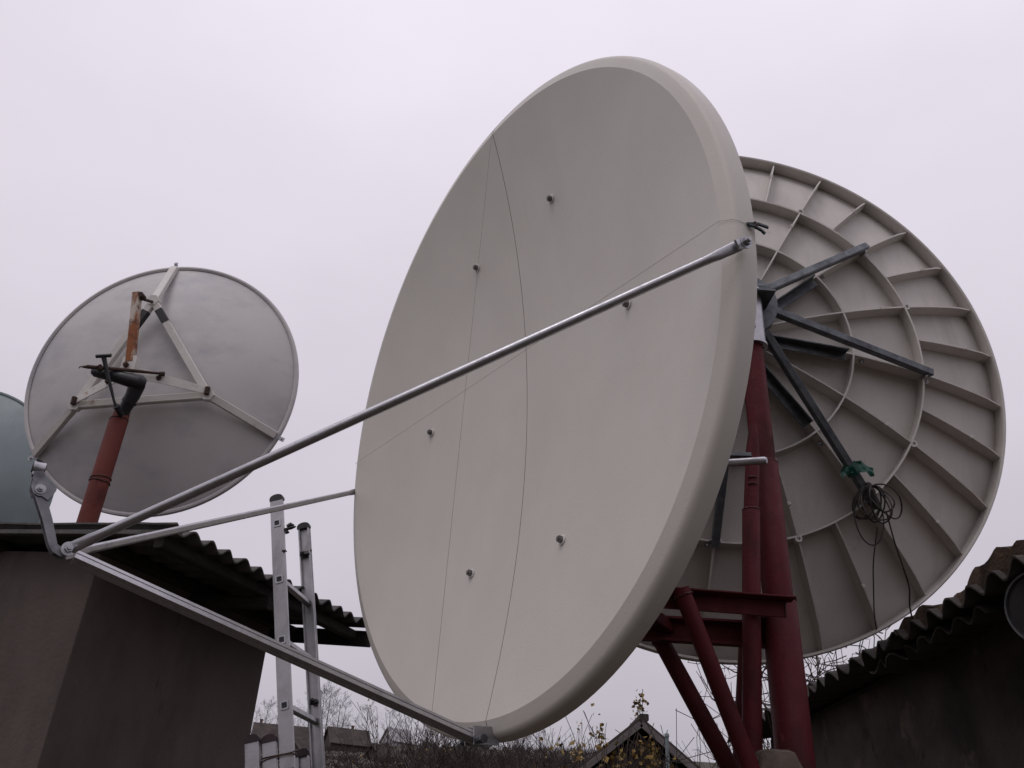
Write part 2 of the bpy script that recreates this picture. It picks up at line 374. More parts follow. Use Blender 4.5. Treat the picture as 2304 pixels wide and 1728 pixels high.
# ------------------------------------------------------------------ big white offset dish
C1 = V((-.0797, 2.6384, 3.1525)); F1 = dish_frame(-2.1338, -.0602)
d1 = empty('satellite_dish', C1, F1)
tag(d1, 'huge white offset dish seen from the front with three bare feed struts', 'satellite dish')
i1 = d1.matrix_world.inverted()
RD, DD, ASP = 1.10, .16, 1.04
prof1 = [(RD * (j / 22), -DD * (1 - (j / 22) ** 2)) for j in range(23)]
prof1 += [(1.118, -.0046), (1.132, -.0082)]
rx, rz_ = prof1[-1]
for a_ in (20, 30, 40, 50, 60, 70, 78, 84, 88): rx += .0042 * cos(R(a_)); rz_ -= .0042 * sin(R(a_)); prof1.append((rx, rz_))
prof1 += [(1.1513, -.050), (1.152, -.066), (1.1512, -.071), (1.1485, -.0745), (1.140, -.076), (1.122, -.070), (1.110, -.045)]
prof1 += [(RD * (j / 12), -DD * (1 - (j / 12) ** 2) - .018) for j in range(12, -1, -1)]
def half_dish(sign):
    mb = MB(); n = 84; k = len(prof1); vs = []
    for j in range(n + 1):
        th = -pi / 2 + pi * j / n
        for r, z in prof1:
            vs.append((sign * (max(r, 1e-4) * cos(th) + .0012), ASP * r * sin(th), z))
    fs = []
    for j in range(n):
        for i in range(k - 1):
            a = j * k + i; q = (a, a + k, a + k + 1, a + 1)
            fs.append(q if sign > 0 else q[::-1])
    mb.add(vs, fs); return mb
half_dish(1).build('reflector_panel', 'fibre', d1, 19)
half_dish(-1).build('reflector_panel', 'fibre', d1, 19)
def surf1(x, y): return -DD * (1 - (x * x + (y / ASP) ** 2) / RD ** 2)
mb = MB(); q = [(0, RD * ASP * (-1 + 2 * i / 40)) for i in range(41)]
mb = MB(); vs = []
for x, y in q:
    z = surf1(x, y); vs += [(-.004, y, z - .009), (.004, y, z - .009), (.004, y, z - .0018), (-.004, y, z - .0018)]
mb.add(vs, [(4 * i + a, 4 * i + (a + 1) % 4, 4 * i + 4 + (a + 1) % 4, 4 * i + 4 + a) for i in range(40) for a in range(4)])
mb.build('joint_strip', 'seam', d1, 0)
for (x, y) in ((.262, .66), (-.262, .66), (.62, .0), (-.62, .045), (.265, -.655), (-.265, -.632)):
    z = surf1(x, y); nv = V((-2 * DD * x / RD ** 2, -2 * DD * y / RD ** 2, 1)).normalized(); p = V((x, y, z))
    w = MB(); w.lathe([(0, .001), (.0165, .001), (.0165, .004), (.009, .0045), (0, .0045)], 18, p, nv); wo_ = w.build('washer', 'washer', d1)
    b = MB(); b.tube([p + nv * .003, p + nv * .016], .0115, 6); b.tube([p + nv * .016, p + nv * .020], .0065, 8); b.build('bolt', 'bolt', wo_, 25)
# feed struts meet at FJ
FJ = V((0, -.843, 1.193))
def strut(A, B, r, ua, ub):
    """round tube whose ends are pressed flat, rounded off and bolted"""
    A, B = V(A), V(B); mb = MB(); mid = (A + B) / 2; n = 20
    for P, upv in ((A, ua), (B, ub)):
        d = (mid - P).normalized(); L = (mid - P).length; x = d.cross(V(upv)).normalized(); y = x.cross(d); w = r * 1.24
        st = [(-w * cos(q), w * sin(q), .0036) for q in [pi / 2 * i / 6 + .05 for i in range(7)]]
        st += [(.012, w, .0036), (.026, w * .99, .0040), (.040, w * .95, .0062), (.055, r * 1.22, r * .72), (.072, r * 1.06, r * .93), (.095, r, r), (L, r, r)]
        vs = [P + d * s_ + y * a_ * cos(2 * pi * j / n) + x * b_ * sin(2 * pi * j / n) for s_, a_, b_ in st for j in range(n)]
        k_ = len(st)
        mb.add(vs, [(i * n + j, i * n + (j + 1) % n, (i + 1) * n + (j + 1) % n, (i + 1) * n + j) for i in range(k_ - 1) for j in range(n)] + [tuple(range(n))[::-1]])
    return mb
AR, AL, AB = V((1.158, -.151, -.010)), V((-1.160, -.056, -.030)), V((-.002, -1.196, .030))
nrmR = V((1, -.1, .12))
dR = (FJ - AR).normalized(); nR = (V((1, 0, 0)) - dR * dR.x).normalized()
mb = strut(AR + dR * .020 + V((.004, 0, 0)), FJ + V((.024, 0, 0)), .0118, nR.cross(dR), (0, .9, .4))
dp = V((0, dR.y, dR.z)).normalized(); dq = V((1, 0, 0)).cross(dp); pts = []
for i in range(13): a_ = pi / 2 + pi * i / 12; pts.append(dp * (.0145 * cos(a_)) + dq * (.0145 * sin(a_)))
pts += [dp * .034 - dq * .0125, dp * .034 + dq * .0125]
n = len(pts); mb.add([AR + p + V((-.002, 0, 0)) for p in pts] + [AR + p + V((.0045, 0, 0)) for p in pts], [tuple(range(n)), tuple(range(n, 2 * n))[::-1]] + [(i, n + i, n + (i + 1) % n, (i + 1) % n) for i in range(n)])
s1 = mb.build('feed_strut', 'galv', d1)
b = MB(); b.lathe([(0, .0045), (.017, .0045), (.017, .008), (.010, .0085), (0, .0085)], 20, AR, nrmR); b.hexbolt(AR + nrmR.normalized() * .008, nrmR, .0105, .010); b.build('bolt', 'galv', s1, 25)
s2 = strut(AL, FJ + V((-.026, 0, 0)), .0112, (0, .985, -.12), (0, .9, .4)).build('feed_strut', 'galv', d1)
b = MB(); b.hexbolt(AL - V((.004, 0, 0)), V((-1, 0, 0)), .0105, .010); b.build('bolt', 'galv', s2, 25)
# lower strut: square tube with two shallow grooves
mb = MB(); h = .0130
sec = [(-h, -h), (-.004, -h), (-.004, -h + .0015), (.004, -h + .0015), (.004, -h), (h, -h), (h, -.004), (h - .0015, -.004), (h - .0015, .004), (h, .004), (h, h), (.004, h), (.004, h - .0015), (-.004, h - .0015), (-.004, h), (-h, h), (-h, .004), (-h + .0015, .004), (-h + .0015, -.004), (-h, -.004)]
dB = (FJ - AB).normalized()
mb.extrude(sec, AB, FJ - dB * .02 + V((0, -.004, 0)), (1, .62, 0))
s3 = mb.build('feed_strut', 'galv', d1, 30)
b = MB(); b.tube([AB + V((-.045, -.004, .012)), AB + V((.052, -.004, .012))], .0075, 10); b.tube([AB + V((.050, -.004, .012)), AB + V((.062, -.004, .012))], .0135, 6)
b.tube([AB + V((.022, -.004, .012)), AB + V((.046, -.004, .012))], .0115, 10); b.tube([AB + V((-.055, -.004, .012)), AB + V((-.045, -.004, .012))], .0125, 6)
b.build('bolt', 'galv_dark', s3, 30)
mb = MB(); mb.bar((-.024, -1.188, -.03), (-.024, -1.188, .055), .005, .05, (0, 1, 0)); mb.bar((.024, -1.188, -.03), (.024, -1.188, .055), .005, .05, (0, 1, 0))
mb.bar((-.045, -1.193, -.055), (.045, -1.193, -.055), .06, .006, (0, 1, 0)); mb.build('strut_bracket', 'galv', d1, 0)
b = MB(); b.lathe([(0, 0), (.017, 0), (.017, .004), (.010, .0045), (0, .0045)], 20, FJ + V((.0265, 0, 0)), (1, 0, 0)); b.hexbolt(FJ + V((.031, 0, 0)), (1, 0, 0), .010, .009)
b.tube([FJ + V((-.04, 0, 0)), FJ + V((.03, 0, 0))], .006, 8); b.build('pivot_bolt', 'galv', d1, 25)
# feed holder: bent flat bars and the clamp
def plate(mb, pl, x0_, t_):
    n = len(pl); mb.add([(x0_, a, b_) for a, b_ in pl] + [(x0_ + t_, a, b_) for a, b_ in pl], [tuple(range(n)), tuple(range(n, 2 * n))[::-1]] + [(i, n + i, n + (i + 1) % n, (i + 1) % n) for i in range(n)])
arm_o = [(-.7185, 1.2953), (-.7737, 1.265), (-.8332, 1.2373), (-.8503, 1.2258), (-.8600, 1.2061), (-.8564, 1.1895), (-.8383, 1.1937), (-.8389, 1.204), (-.8324, 1.2174), (-.7745, 1.2416), (-.7133, 1.2714)]
mb = MB(); plate(mb, arm_o, -.0150, .0045); plate(mb, arm_o, .0105, .0045)
mb.bar((0, -.8435, 1.1915), (0, -.8435, 1.222), .0215, .016, (0, 1, 0)); mb.bar((0, -.79, 1.244), (0, -.74, 1.266), .0215, .004, (0, .3, -.9))
fh = mb.build('feed_holder', 'galv_mid', d1, 40)
pl = [(-.6674, 1.3073), (-.6809, 1.3051), (-.7041, 1.3045), (-.72, 1.2969), (-.7257, 1.2859), (-.7253, 1.2764), (-.7322, 1.2621), (-.7189, 1.2546), (-.7062, 1.2499), (-.6968, 1.2492), (-.6931, 1.2645), (-.686, 1.2749), (-.6737, 1.2826), (-.6628, 1.2861)]
mb = MB(); plate(mb, pl, -.0205, .004); plate(mb, pl, .0165, .004); mb.bar((-.018, -.674, 1.295), (.018, -.674, 1.295), .010, .020, (0, 0, 1))
cl = mb.build('clamp_plate', 'galv_mid', d1, 30)
mb = MB(); mb.lathe([(.0125, -.013), (.0165, -.013), (.0165, .013), (.0125, .013)], 24, (0, -.652, 1.298), (0, .05, 1), False); mb.bar((-.010, -.668, 1.298), (.010, -.668, 1.298), .024, .008, (0, 1, 0)); cb = mb.build('clamp_collar', 'galv', d1, 30)
mb = MB(); mb.lathe([(0, -.015), (.0120, -.015), (.0120, .015), (0, .015)], 20, (0, -.652, 1.298), (0, .05, 1)); mb.bar((0, -.640, 1.290), (0, -.631, 1.306), .016, .006, (0, 1, 0)); mb.build('rubber_insert', 'plastic', cb, 30)
b = MB(); b.lathe([(0, 0), (.012, 0), (.012, .003), (0, .003)], 16, (.0205, -.709, 1.284), (1, 0, 0)); b.hexbolt((.0235, -.709, 1.284), (1, 0, 0), .008, .006); b.build('bolt', 'galv', cl, 25)
# mount behind the reflector and its mast
mb = MB(); mb.lathe([(0, -.20), (.34, -.20), (.34, -.23), (.30, -.235), (.12, -.30), (.07, -.42), (0, -.42)], 32); mb.build('mount_hub', 'galv_dark', d1, 30)
for q in range(6):
    a = R(30 + 60 * q); mb = MB(); x, y = .66 * cos(a), .66 * sin(a)
    mb.bar((.2 * cos(a), .2 * sin(a), -.225), (x, y, surf1(x, y) - .035), .04, .03); mb.build('mount_arm', 'galv_dark', d1, 0)
mb = MB(); mb.tube([(.649 + .02, 2.585, 2.831), (.815, 2.480, 2.804), (.820, 2.477, 2.803)], [.0125, .0125, .009], 14); mb.build('adjuster_rod', 'galv', d1, 40, i1)
mb = MB(); mb.angle((.62, 2.66, 2.888), (.818, 2.628, 2.880), .022, .003); mb.build('adjuster_rail', 'galv_dark', d1, 0, i1)
mb = MB(); mb.bar((.36, 2.83, 2.86), (.69, 2.585, 2.83), .035, .05); mb.build('adjuster_bracket', 'galv_dark', d1, 0, i1)

# cords stretched across the rim and the spring clip
mb = MB(); mb.tube([(0.0, 1.190, -.022), (0.0, 1.150, .004), (-.320, -1.128, .006), (-.326, -1.165, -.030)], .0006, 6)
mb.v = [tuple(d1.matrix_world @ V(p)) for p in mb.v]; tag(mb.build('cord', 'string'), 'thin cord stretched from the top to the bottom of the white dish rim', 'cord')
mb = MB(); mb.tube([(-1.150, .058, -.040), (-1.118, .056, .006), (1.102, -.050, .003), (1.136, -.063, -.006), (1.1475, -.070, -.016), (1.1535, -.0745, -.045)], .0005, 6)
mb.v = [tuple(d1.matrix_world @ V(p)) for p in mb.v]; tag(mb.build('cord', 'string'), 'thin cord stretched across the white dish to the dark spring clip', 'cord')
clip = empty('spring_clip', d1.matrix_world @ V((1.160, -.075, -.050)), F1 @ Matrix.Scale(.72, 3))
tag(clip, 'small dark green spring clip pinching the rim of the white dish', 'clip')
for sgn in (0, 1):
    mb = MB()
    if sgn == 0: pts = [(-.012, .004, .012), (0, .004, -.006), (.006, .010, -.030), (.008, .014, -.075)]
    else: pts = [(-.006, -.004, .010), (.002, -.006, -.008), (.010, -.018, -.034), (.013, -.030, -.048)]
    for a, b_ in zip(pts, pts[1:]): mb.bar(a, b_, .013, .009, (1, 0, 0), .0025)
    mb.build('jaw', 'peg', clip, 40)
mb = MB(); mb.tube([(.004, .012, -.012), (.004, -.014, -.016)], .006, 10); mb.build('spring', 'rust_dark', clip)

# ------------------------------------------------------------------ ribbed dish seen from behind
C2 = V((1.023, 3.768, 3.885)); F2 = dish_frame(.067, .092)
d2 = empty('satellite_dish', C2, F2)
tag(d2, 'large beige dish seen from behind, its back divided by ribs and rings', 'satellite dish')
i2 = d2.matrix_world.inverted(); D2 = d2.matrix_world
def zs(r): return -.385 + .224 * r * r       # shell
def zt(r): return -.462 + .224 * r * r       # rib edge
mb = MB(); mb.lathe([(1.385 * j / 20, zs(1.385 * j / 20)) for j in range(21)] + [(1.392, zs(1.39) + .012)] + [(1.385 * j / 20, zs(1.385 * j / 20) + .014) for j in range(20, -1, -1)], 128)
mb.build('shell', 'fibre_back', d2, 40)
mb = MB(); mb.lathe([(1.384, zs(1.385)), (1.388, -.022), (1.391, -.030), (1.400, -.032), (1.405, -.024), (1.403, .02), (1.398, zs(1.39) + .012), (1.390, zs(1.39) + .014)], 160, close=False); mb.build('rim', 'fibre_back', d2, 40)
def rib_mesh(a, b, n=14):
    mb = MB(); t0, t1 = .0055, .0035; pts = [a + (b - a) * i / n for i in range(n + 1)]
    vs = []
    for r in pts:
        e = 0.012 if r > b - .02 else 0
        vs += [(r, -t0, zs(r) + .002), (r, t0, zs(r) + .002), (r, t1, zt(r) + e), (r, -t1, zt(r) + e)]
    fs = [(4 * i + q_, 4 * i + 4 + q_, 4 * i + 4 + (q_ + 1) % 4, 4 * i + (q_ + 1) % 4) for i in range(n) for q_ in range(4)] + [(0, 1, 2, 3), (4 * n + 3, 4 * n + 2, 4 * n + 1, 4 * n)]
    mb.add(vs, fs)
    # stiffening tab half way along
    m_ = (a + b) / 2 + .05
    mb.bar((m_ - .008, 0, zt(m_) + .006), (m_ + .008, 0, zt(m_) + .006), .016, .022)
    return mb
full = rib_mesh(.10, 1.386).build('rib', 'fibre_back', d2, 20)
half = rib_mesh(.932, 1.386, 8).build('rib', 'fibre_back', d2, 20)
A0 = R(118.1)
full.rotation_euler = (0, 0, A0); half.rotation_euler = (0, 0, A0 + R(11.25))
for q in range(1, 16):
    share(full, d2, A0 + R(22.5 * q), name='rib'); share(half, d2, A0 + R(11.25 + 22.5 * q), name='rib')
for rr in (.572, .929):
    mb = MB(); mb.lathe([(rr - .006, zs(rr) + .002), (rr - .004, zt(rr)), (rr + .004, zt(rr)), (rr + .006, zs(rr) + .002)], 128, close=False); mb.build('ring', 'fibre_back', d2, 25)
arm_ang = [A0 + R(22.5) + R(45 * q) for q in range(8)]
boss = None
for q in range(8):
    a = A0 + R(45 * q)
    if boss is None:
        mb = MB(); mb.lathe([(.007, zt(.94) + .03), (.016, zt(.94) + .03), (.016, zt(.94) - .004), (.008, zt(.94) - .004), (.008, zt(.94) + .02)], 16, close=False); boss = mb.build('boss', 'fibre_back', d2, 30); o = boss
    else: o = share(boss, d2, name='boss')
    o.location = (.94 * cos(a), .94 * sin(a), 0); o.rotation_euler = (0, 0, a)
arm = brace = None
for a in arm_ang:
    if arm is None:
        mb = MB(); mb.bar((.135, 0, -.70), (.955, 0, zt(.955) - .026), .035, .035, (0, 0, 1), .004); arm = mb.build('support_arm', 'galv_dark', d2, 0); oa = arm
        mb = MB(); mb.angle((.11, .004, -.470), (.53, .004, zt(.53) - .006), .042, .005, (0, 0, -1)); brace = mb.build('inner_brace', 'galv_dark', d2, 0); ob = brace
        mb = MB(); mb.bar((.93, 0, zt(.93) + .03), (.93, 0, zt(.93) - .03), .05, .012); fx = mb.build('arm_clamp', 'galv', d2, 0); of = fx
        mb = MB(); mb.hexbolt((.945, .024, zt(.945) + .015), (0, 1, 0), .011, .01); bo1 = mb.build('bolt', 'galv', d2, 25); o1 = bo1
        mb = MB(); mb.hexbolt((.62, .004, zt(.62) + .03), (0, 1, 0), .011, .012); bo2 = mb.build('bolt', 'galv', d2, 25); o2 = bo2
    else:
        oa = share(arm, d2, name='support_arm'); ob = share(brace, d2, name='inner_brace'); of = share(fx, d2, name='arm_clamp'); o1 = share(bo1, d2, name='bolt'); o2 = share(bo2, d2, name='bolt')
    for o in (oa, ob, of, o1, o2): o.rotation_euler = (0, 0, a)
mb = MB(); mb.lathe([(0, -.37), (.135, -.37), (.135, -.47), (.10, -.48), (.10, -.66), (.15, -.665), (.15, -.735), (.10, -.745), (0, -.745)], 32); mb.build('hub', 'galv_dark', d2, 30)
mb = MB(); MX, MY = .97, 2.97
mb.tube([(MX, MY, 3.545), (MX, MY, 3.83)], .060, 28); mb.lathe([(.060, 3.545), (.066, 3.545), (.066, 3.556), (.060, 3.558)], 28, (MX, MY, 0), (0, 0, 1), False); slv = mb.build('mast_sleeve', 'galv', d2, 40, i2)
mb = MB(); mb.bar((MX - .13, MY - .01, 3.792), (MX + .10, MY + .0, 3.792), .15, .010); mb.bar((MX - .13, MY + .02, 3.845), (MX + .085, MY + .03, 3.838), .085, .085, (0, 0, 1), .02); tilt = mb.build('tilt_head', 'galv_dark', d2, 40, i2)
mb = MB(); mb.lathe([(.05, -.006), (.058, -.006), (.058, .006), (.05, .006)], 24, (MX + .012, MY + .024, 3.843), (1, 0, 0), False); mb.build('collar', 'galv', tilt, 40, i2)
for (dz, dx) in ((3.60, .02), (3.70, .045)):
    mb = MB(); mb.tube([(MX - .012, MY - .055, dz), (MX - .012, MY - .085, dz)], .013, 6); mb.build('bolt', 'bolt', slv, 25, i2)

# coil of cable on the lower arm, loose wires, green band
rnd = random.Random(4)
mb = MB(); base = V((-.575, -.690, -.375))
for q in range(8):
    ca = V((rnd.uniform(-.13, .05), rnd.uniform(-.155, -.06), rnd.uniform(-.03, .03))); ra, rb = rnd.uniform(.034, .056), rnd.uniform(.060, .088)
    tl = rnd.uniform(-.7, .7); pts = []
    top = V((-ca.x, -ca.y, 0)); ph = math.atan2(top.y, top.x)
    ca = V((cos(ph + pi), sin(ph + pi), 0)) * rb * .98 + V((0, 0, ca.z))
    for k_ in range(33):
        t = 2 * pi * k_ / 32; e = V((cos(t) * rb, sin(t) * ra, .02 * sin(2 * t + q)))
        e = Matrix.Rotation(ph, 3, 'Z') @ e
        pts.append(base + ca + e)
    mb.tube(pts, .0034, 6, False)
big = [base + V((.025 + .060 * cos(t), -.13 - .125 * sin(t), .01)) for t in [2 * pi * i / 28 - pi / 2 for i in range(29)]]
mb.tube(big, .0034, 6, False)
mb.tube([base + V((0, .02, .04)), base + V((.01, -.03, -.02)), base + V((-.01, -.10, 0))], .016, 8)
mb.v = [tuple(D2 @ V(p)) for p in mb.v]; tag(mb.build('cable_coil', 'cable'), 'coil of thin black cable hanging from the arm of the ribbed dish', 'cable')
def wire(pts, label, r=.0030):
    mb = MB(); P = [V(p) for p in pts]; out = []
    for i in range(len(P) - 1):
        a, b_, c_, d_ = P[max(i - 1, 0)], P[i], P[i + 1], P[min(i + 2, len(P) - 1)]
        for k_ in range(6):
            t = k_ / 6; out.append(.5 * ((2 * b_) + (c_ - a) * t + (2 * a - 5 * b_ + 4 * c_ - d_) * t * t + (3 * b_ - a - 3 * c_ + d_) * t ** 3))
    out.append(P[-1]); mb.tube(out, r, 6); mb.v = [tuple(D2 @ V(p)) for p in mb.v]
    return tag(mb.build('wire', 'cable'), label, 'wire')
wire([(-.575, -.87, -.38), (-.555, -1.0, -.34), (-.565, -1.10, -.27), (-.60, -1.19, -.14), (-.645, -1.235, -.02), (-.700, -1.232, .07)], 'thin wire dropping straight from the cable coil to the mossy roof')
wire([(-.62, -.80, -.38), (-.645, -.93, -.36), (-.675, -1.02, -.33), (-.705, -1.10, -.29), (-.708, -1.17, -.26), (-.725, -1.225, -.225)], 'slack wire running from the cable coil down a rib to the moss', .0036)
gb = MB(); a = arm_ang[2]
def armp(t): return V((.135 + .82 * t, 0, -.70 + (zt(.955) - .030 + .70) * t))
Rz = Matrix.Rotation(a, 3, 'Z'); pb = Rz @ armp(.80)
for (sx, sy, ln_) in ((-1, 1, .055), (1, -.3, .030)):
    fv = []
    for u in range(6):
        for w_ in range(4):
            q_ = V((sx * (.004 + (ln_ + .024) * u / 5), sy * .008 + .045 * (w_ / 3 - .5) - .03 * (u / 5) ** 2, -.025)) + V((0, .012 * mnoise.noise(V((u * .9, w_ * .8, sx))), .022 * mnoise.noise(V((u * .8, w_ * 1.1, 3 + sx)))))
            fv.append(pb + q_)
    gb.add(fv, [(u * 4 + w_, u * 4 + w_ + 1, u * 4 + w_ + 5, u * 4 + w_ + 4) for u in range(5) for w_ in range(3)])
gb.tube([Rz @ (armp(.775)), Rz @ (armp(.825))], .033, 8)
gb.v = [tuple(D2 @ V(p)) for p in gb.v]; tag(gb.build('plastic_band', 'green', smooth=20), 'torn green plastic band wrapped round the arm above the cable coil', 'band')

# ------------------------------------------------------------------ red steel mast and its frame
mast = empty('mast_tower', (MX, MY, 0)); tag(mast, 'dark red steel mast with welded side tubes, braces and cross beams', 'mast')
mi = mast.matrix_world.inverted()
def mpart(name, mb, mat='red', sm=40): return mb.build(name, mat, mast, sm, mi)
mb = MB(); mb.tube([(MX, MY, 3.02), (MX, MY, 3.56)], .0455, 28); p_up = mpart('upper_pipe', mb)
mb = MB(); mb.tube([(MX, MY, 2.50), (MX, MY, 3.022), (MX, MY, 3.030)], [.0525, .0525, .047], 28); mpart('middle_pipe', mb)
mb = MB(); mb.tube([(MX, MY, -.05), (MX, MY, 2.495), (MX, MY, 2.505)], [.061, .061, .054], 28); p_lo = mpart('lower_pipe', mb)
def bead(p, r, tilt=0.):
    mb = MB(); n = 30; pts = [(p[0] + r * cos(t), p[1] + r * sin(t), p[2] + .0012 * sin(9 * t) + tilt * cos(t)) for t in [2 * pi * i / n for i in range(n + 1)]]
    rr = [.0026 + .0016 * random.random() for _ in pts]; mb.tube(pts, rr, 6, False); return mb
random.seed(2)
bead((MX, MY, 3.026), .0500).build('weld', 'weld', p_up, 50, mi); bead((MX, MY, 2.503), .0585).build('weld', 'weld', p_lo, 50, mi)
bead((MX, MY, 3.548), .0475).build('weld', 'rust_dark', p_up, 50, mi)
mb = MB(); mb.tube([(.914, 2.874, 3.14), (.905, 2.884, 3.03), (.880, 2.890, 2.80)], [.014, .0255, .0265], 20); mpart('side_tube', mb)
mb = MB(); mb.tube([(.8812, 2.890, 2.81), (.8800, 2.891, 2.80), (.818, 2.936, 1.93)], [.027, .031, .032], 20); stb = mpart('side_tube', mb)
bead((.880, 2.890, 2.803), .029).build('weld', 'weld', stb, 50, mi)
for zz in (2.92, 2.895):
    mb = MB(); x_ = .880 + (.905 - .880) * (zz - 2.80) / .23; mb.tube([(x_ - .020, 2.865, zz), (x_ - .004, 2.859, zz + .002), (x_ + .012, 2.862, zz)], [.003, .0045, .003], 6); mb.build('weld', 'weld', stb, 50, mi)
mb = MB(); mb.tube([(.592, 2.790, 2.470), (.965, 2.895, 1.48)], .0285, 20); mpart('brace_tube', mb)
mb = MB(); mb.tube([(.567, 3.115, 2.404), (.95, 3.03, 1.63)], .030, 20); mpart('brace_tube', mb, 'red_dark')
mb = MB(); mb.tube([(.915, 3.219, 2.424), (.861, 3.240, 1.989), (.62, 3.33, -.02)], .026, 20); mpart('rear_leg', mb, 'red_dark')
mb = MB(); mb.bar((.36, 2.845, 2.447), (.952, 2.858, 2.439), .007, .052, c=.001); mb.bar((.36, 2.818, 2.4765), (.976, 2.832, 2.4685), .060, .006, c=.001); mpart('upper_beam', mb, 'red', 0)
mb = MB(); mb.channel((.30, 3.095, 2.412), (.960, 3.018, 2.388), .04, .085, .008); mpart('lower_beam', mb, 'red', 0)
mb = MB(); mb.bar((.40, 2.84, 2.445), (.62, 3.09, 2.41), .05, .05); mpart('tie_bar', mb, 'red_dark', 0)
mb = MB(); mb.bar((.88, 2.90, 2.445), (.93, 3.22, 2.42), .05, .05); mpart('tie_bar', mb, 'red_dark', 0)
for (p, r_, ax_) in (((.600, 2.7923, 2.449), .030, (.373, .105, -.99)), ((.578, 3.1126, 2.382), .0315, (.383, -.085, -.774))):
    p = V(p); ax_ = V(ax_).normalized(); u_ = ax_.orthogonal().normalized(); w_ = ax_.cross(u_)
    mb = MB(); mb.tube([p + (u_ * cos(t) + w_ * sin(t)) * r_ + ax_ * .002 * sin(9 * t) for t in [2 * pi * i / 26 for i in range(27)]], [.003 + .002 * random.random() for _ in range(27)], 6, False); mpart('weld', mb, 'weld', 50)
mb = MB(); mb.tube([(.953, 2.853, 2.415 + .054 * i / 9) for i in range(10)], [.003 + .002 * random.random() for _ in range(10)], 6); mpart('weld', mb, 'weld', 50)
mb = MB(); mb.tube([(.948 + .002 * (i % 2), 3.0 , 2.348 + .08 * i / 11) for i in range(12)], [.003 + .0025 * random.random() for _ in range(12)], 6); mpart('weld', mb, 'weld', 50)
mb = MB(); mb.tube([(.30, 2.99, 2.30), (.30, 2.99, 3.22)], .045, 24); mpart('dish_post', mb)
mb = MB(); mb.bar((.30, 2.80, 2.395), (.30, 3.15, 2.395), .10, .03); mpart('end_plate', mb, 'red_dark', 0)

# rough pier
rnd = random.Random(8); mb = MB()
lv = [(0, .20), (.7, .17), (1.4, .13)] + [(1.70 + .04 * q, .115 - .0065 * q) for q in range(7)] + [(1.972, .066), (1.992, .058), (2.0, .040)]; n = 36; vs = []
for z, r in lv:
    for j in range(n):
        t = 2 * pi * j / n; k_ = 1 / max(abs(cos(t)), abs(sin(t))) ; k_ = 1 + (k_ - 1) * .6
        w_ = 1 + .16 * mnoise.noise(V((cos(t) * 2, sin(t) * 2, z * 5))) + .12 * mnoise.noise(V((cos(t) * 5, sin(t) * 5, z * 22)))
        vs.append((.857 + (.018 if z > 1.9 else 0) + r * k_ * w_ * cos(t), 2.868 + r * .7 * k_ * w_ * sin(t), z - .03 * (z < .1) + .006 * mnoise.noise(V((j, z, 1)))))
fs = [(i * n + j, i * n + (j + 1) % n, (i + 1) * n + (j + 1) % n, (i + 1) * n + j) for i in range(len(lv) - 1) for j in range(n)] + [tuple(range((len(lv) - 1) * n, len(lv) * n)), tuple(range(n))[::-1]]
mb.add(vs, fs); tag(mb.build('pier', 'concrete', smooth=25), 'rough pale brown pier at the foot of the red side tube', 'pier')

# ------------------------------------------------------------------ grey dish with polar mount over the shed
C3 = V((-1.934, 4.219, 3.907)); F3 = dish_frame(.037, .112)
d3 = empty('satellite_dish', C3, F3); i3 = d3.matrix_world.inverted()
tag(d3, 'round grey steel dish seen from behind with a triangular strut frame and rusty mount', 'satellite dish')
def z3(r): return -.205 * (1 - (r / .742) ** 2)
mb = MB(); mb.lathe([(.742 * j / 18, z3(.742 * j / 18)) for j in range(19)] + [(.747, .004)] + [(.742 * j / 18, z3(.742 * j / 18) + .006) for j in range(18, -1, -1)], 112); mb.build('shell', 'grey_dish', d3, 40)
mb = MB(); mb.lathe([(.730, -.010), (.741, -.016), (.750, -.014), (.754, -.004), (.752, .010), (.744, .012)], 128, close=False); mb.build('rim', 'grey_dish', d3, 40)
ang3 = [R(84), R(202.4), R(-36.5)]; RV = .395; ZV = -.235
vert = [V((RV * cos(a), RV * sin(a), ZV)) for a in ang3]
for i, a in enumerate(ang3):
    e = V((.735 * cos(a), .735 * sin(a), -.022))
    mb = MB(); mb.bar(vert[i], e, .042, .030, (0, 0, 1), .003); st = mb.build('radial_strut', 'cream', d3, 0)
    mb = MB(); mb.bar(V((.735 * cos(a), .735 * sin(a), -.006)), V((.785 * cos(a), .785 * sin(a), -.004)), .022, .005, (0, 0, 1)); mb.hexbolt(V((.77 * cos(a), .77 * sin(a), -.007)), (0, 0, -1), .006, .004); mb.build('rim_tab', 'galv', st, 0)
    p, q_ = vert[i], vert[(i + 1) % 3]
    mb = MB(); mb.bar(p, q_, .040, .034, (0, 0, 1), .003); fb = mb.build('frame_bar', 'cream', d3, 0)
    mb = MB(); mb.lathe([(0, -.018), (.034, -.018), (.034, .018), (0, .018)], 6, p - V((0, 0, .002)), (0, 0, 1)); mb.build('corner_plate', 'cream', d3, 0)
    if i != 1:
        f0, f1 = (.13, .30) if i == 0 else (.70, .87)
        if i == 0: f0, f1 = .10, .24
        else: f0, f1 = .74, .90
        mb = MB(); mb.bar(p.lerp(q_, f0), p.lerp(q_, f1), .0415, .0355, (0, 0, 1), .003); mb.build('tape_band', 'tape', fb, 0)
PIV = V((-.012, -.105, -.420))
mb = MB(); mb.channel((.036, .350, -.400), (-.030, -.060, -.424), .036, .042, .005, (0, 0, -1)); bar = mb.build('polar_bar', 'rusty', d3, 0)
mb = MB(); mb.tube([(.016, .325, -.395), (.016, .325, -.440)], .014, 12); mb.build('pivot_pin', 'rust_dark', bar)
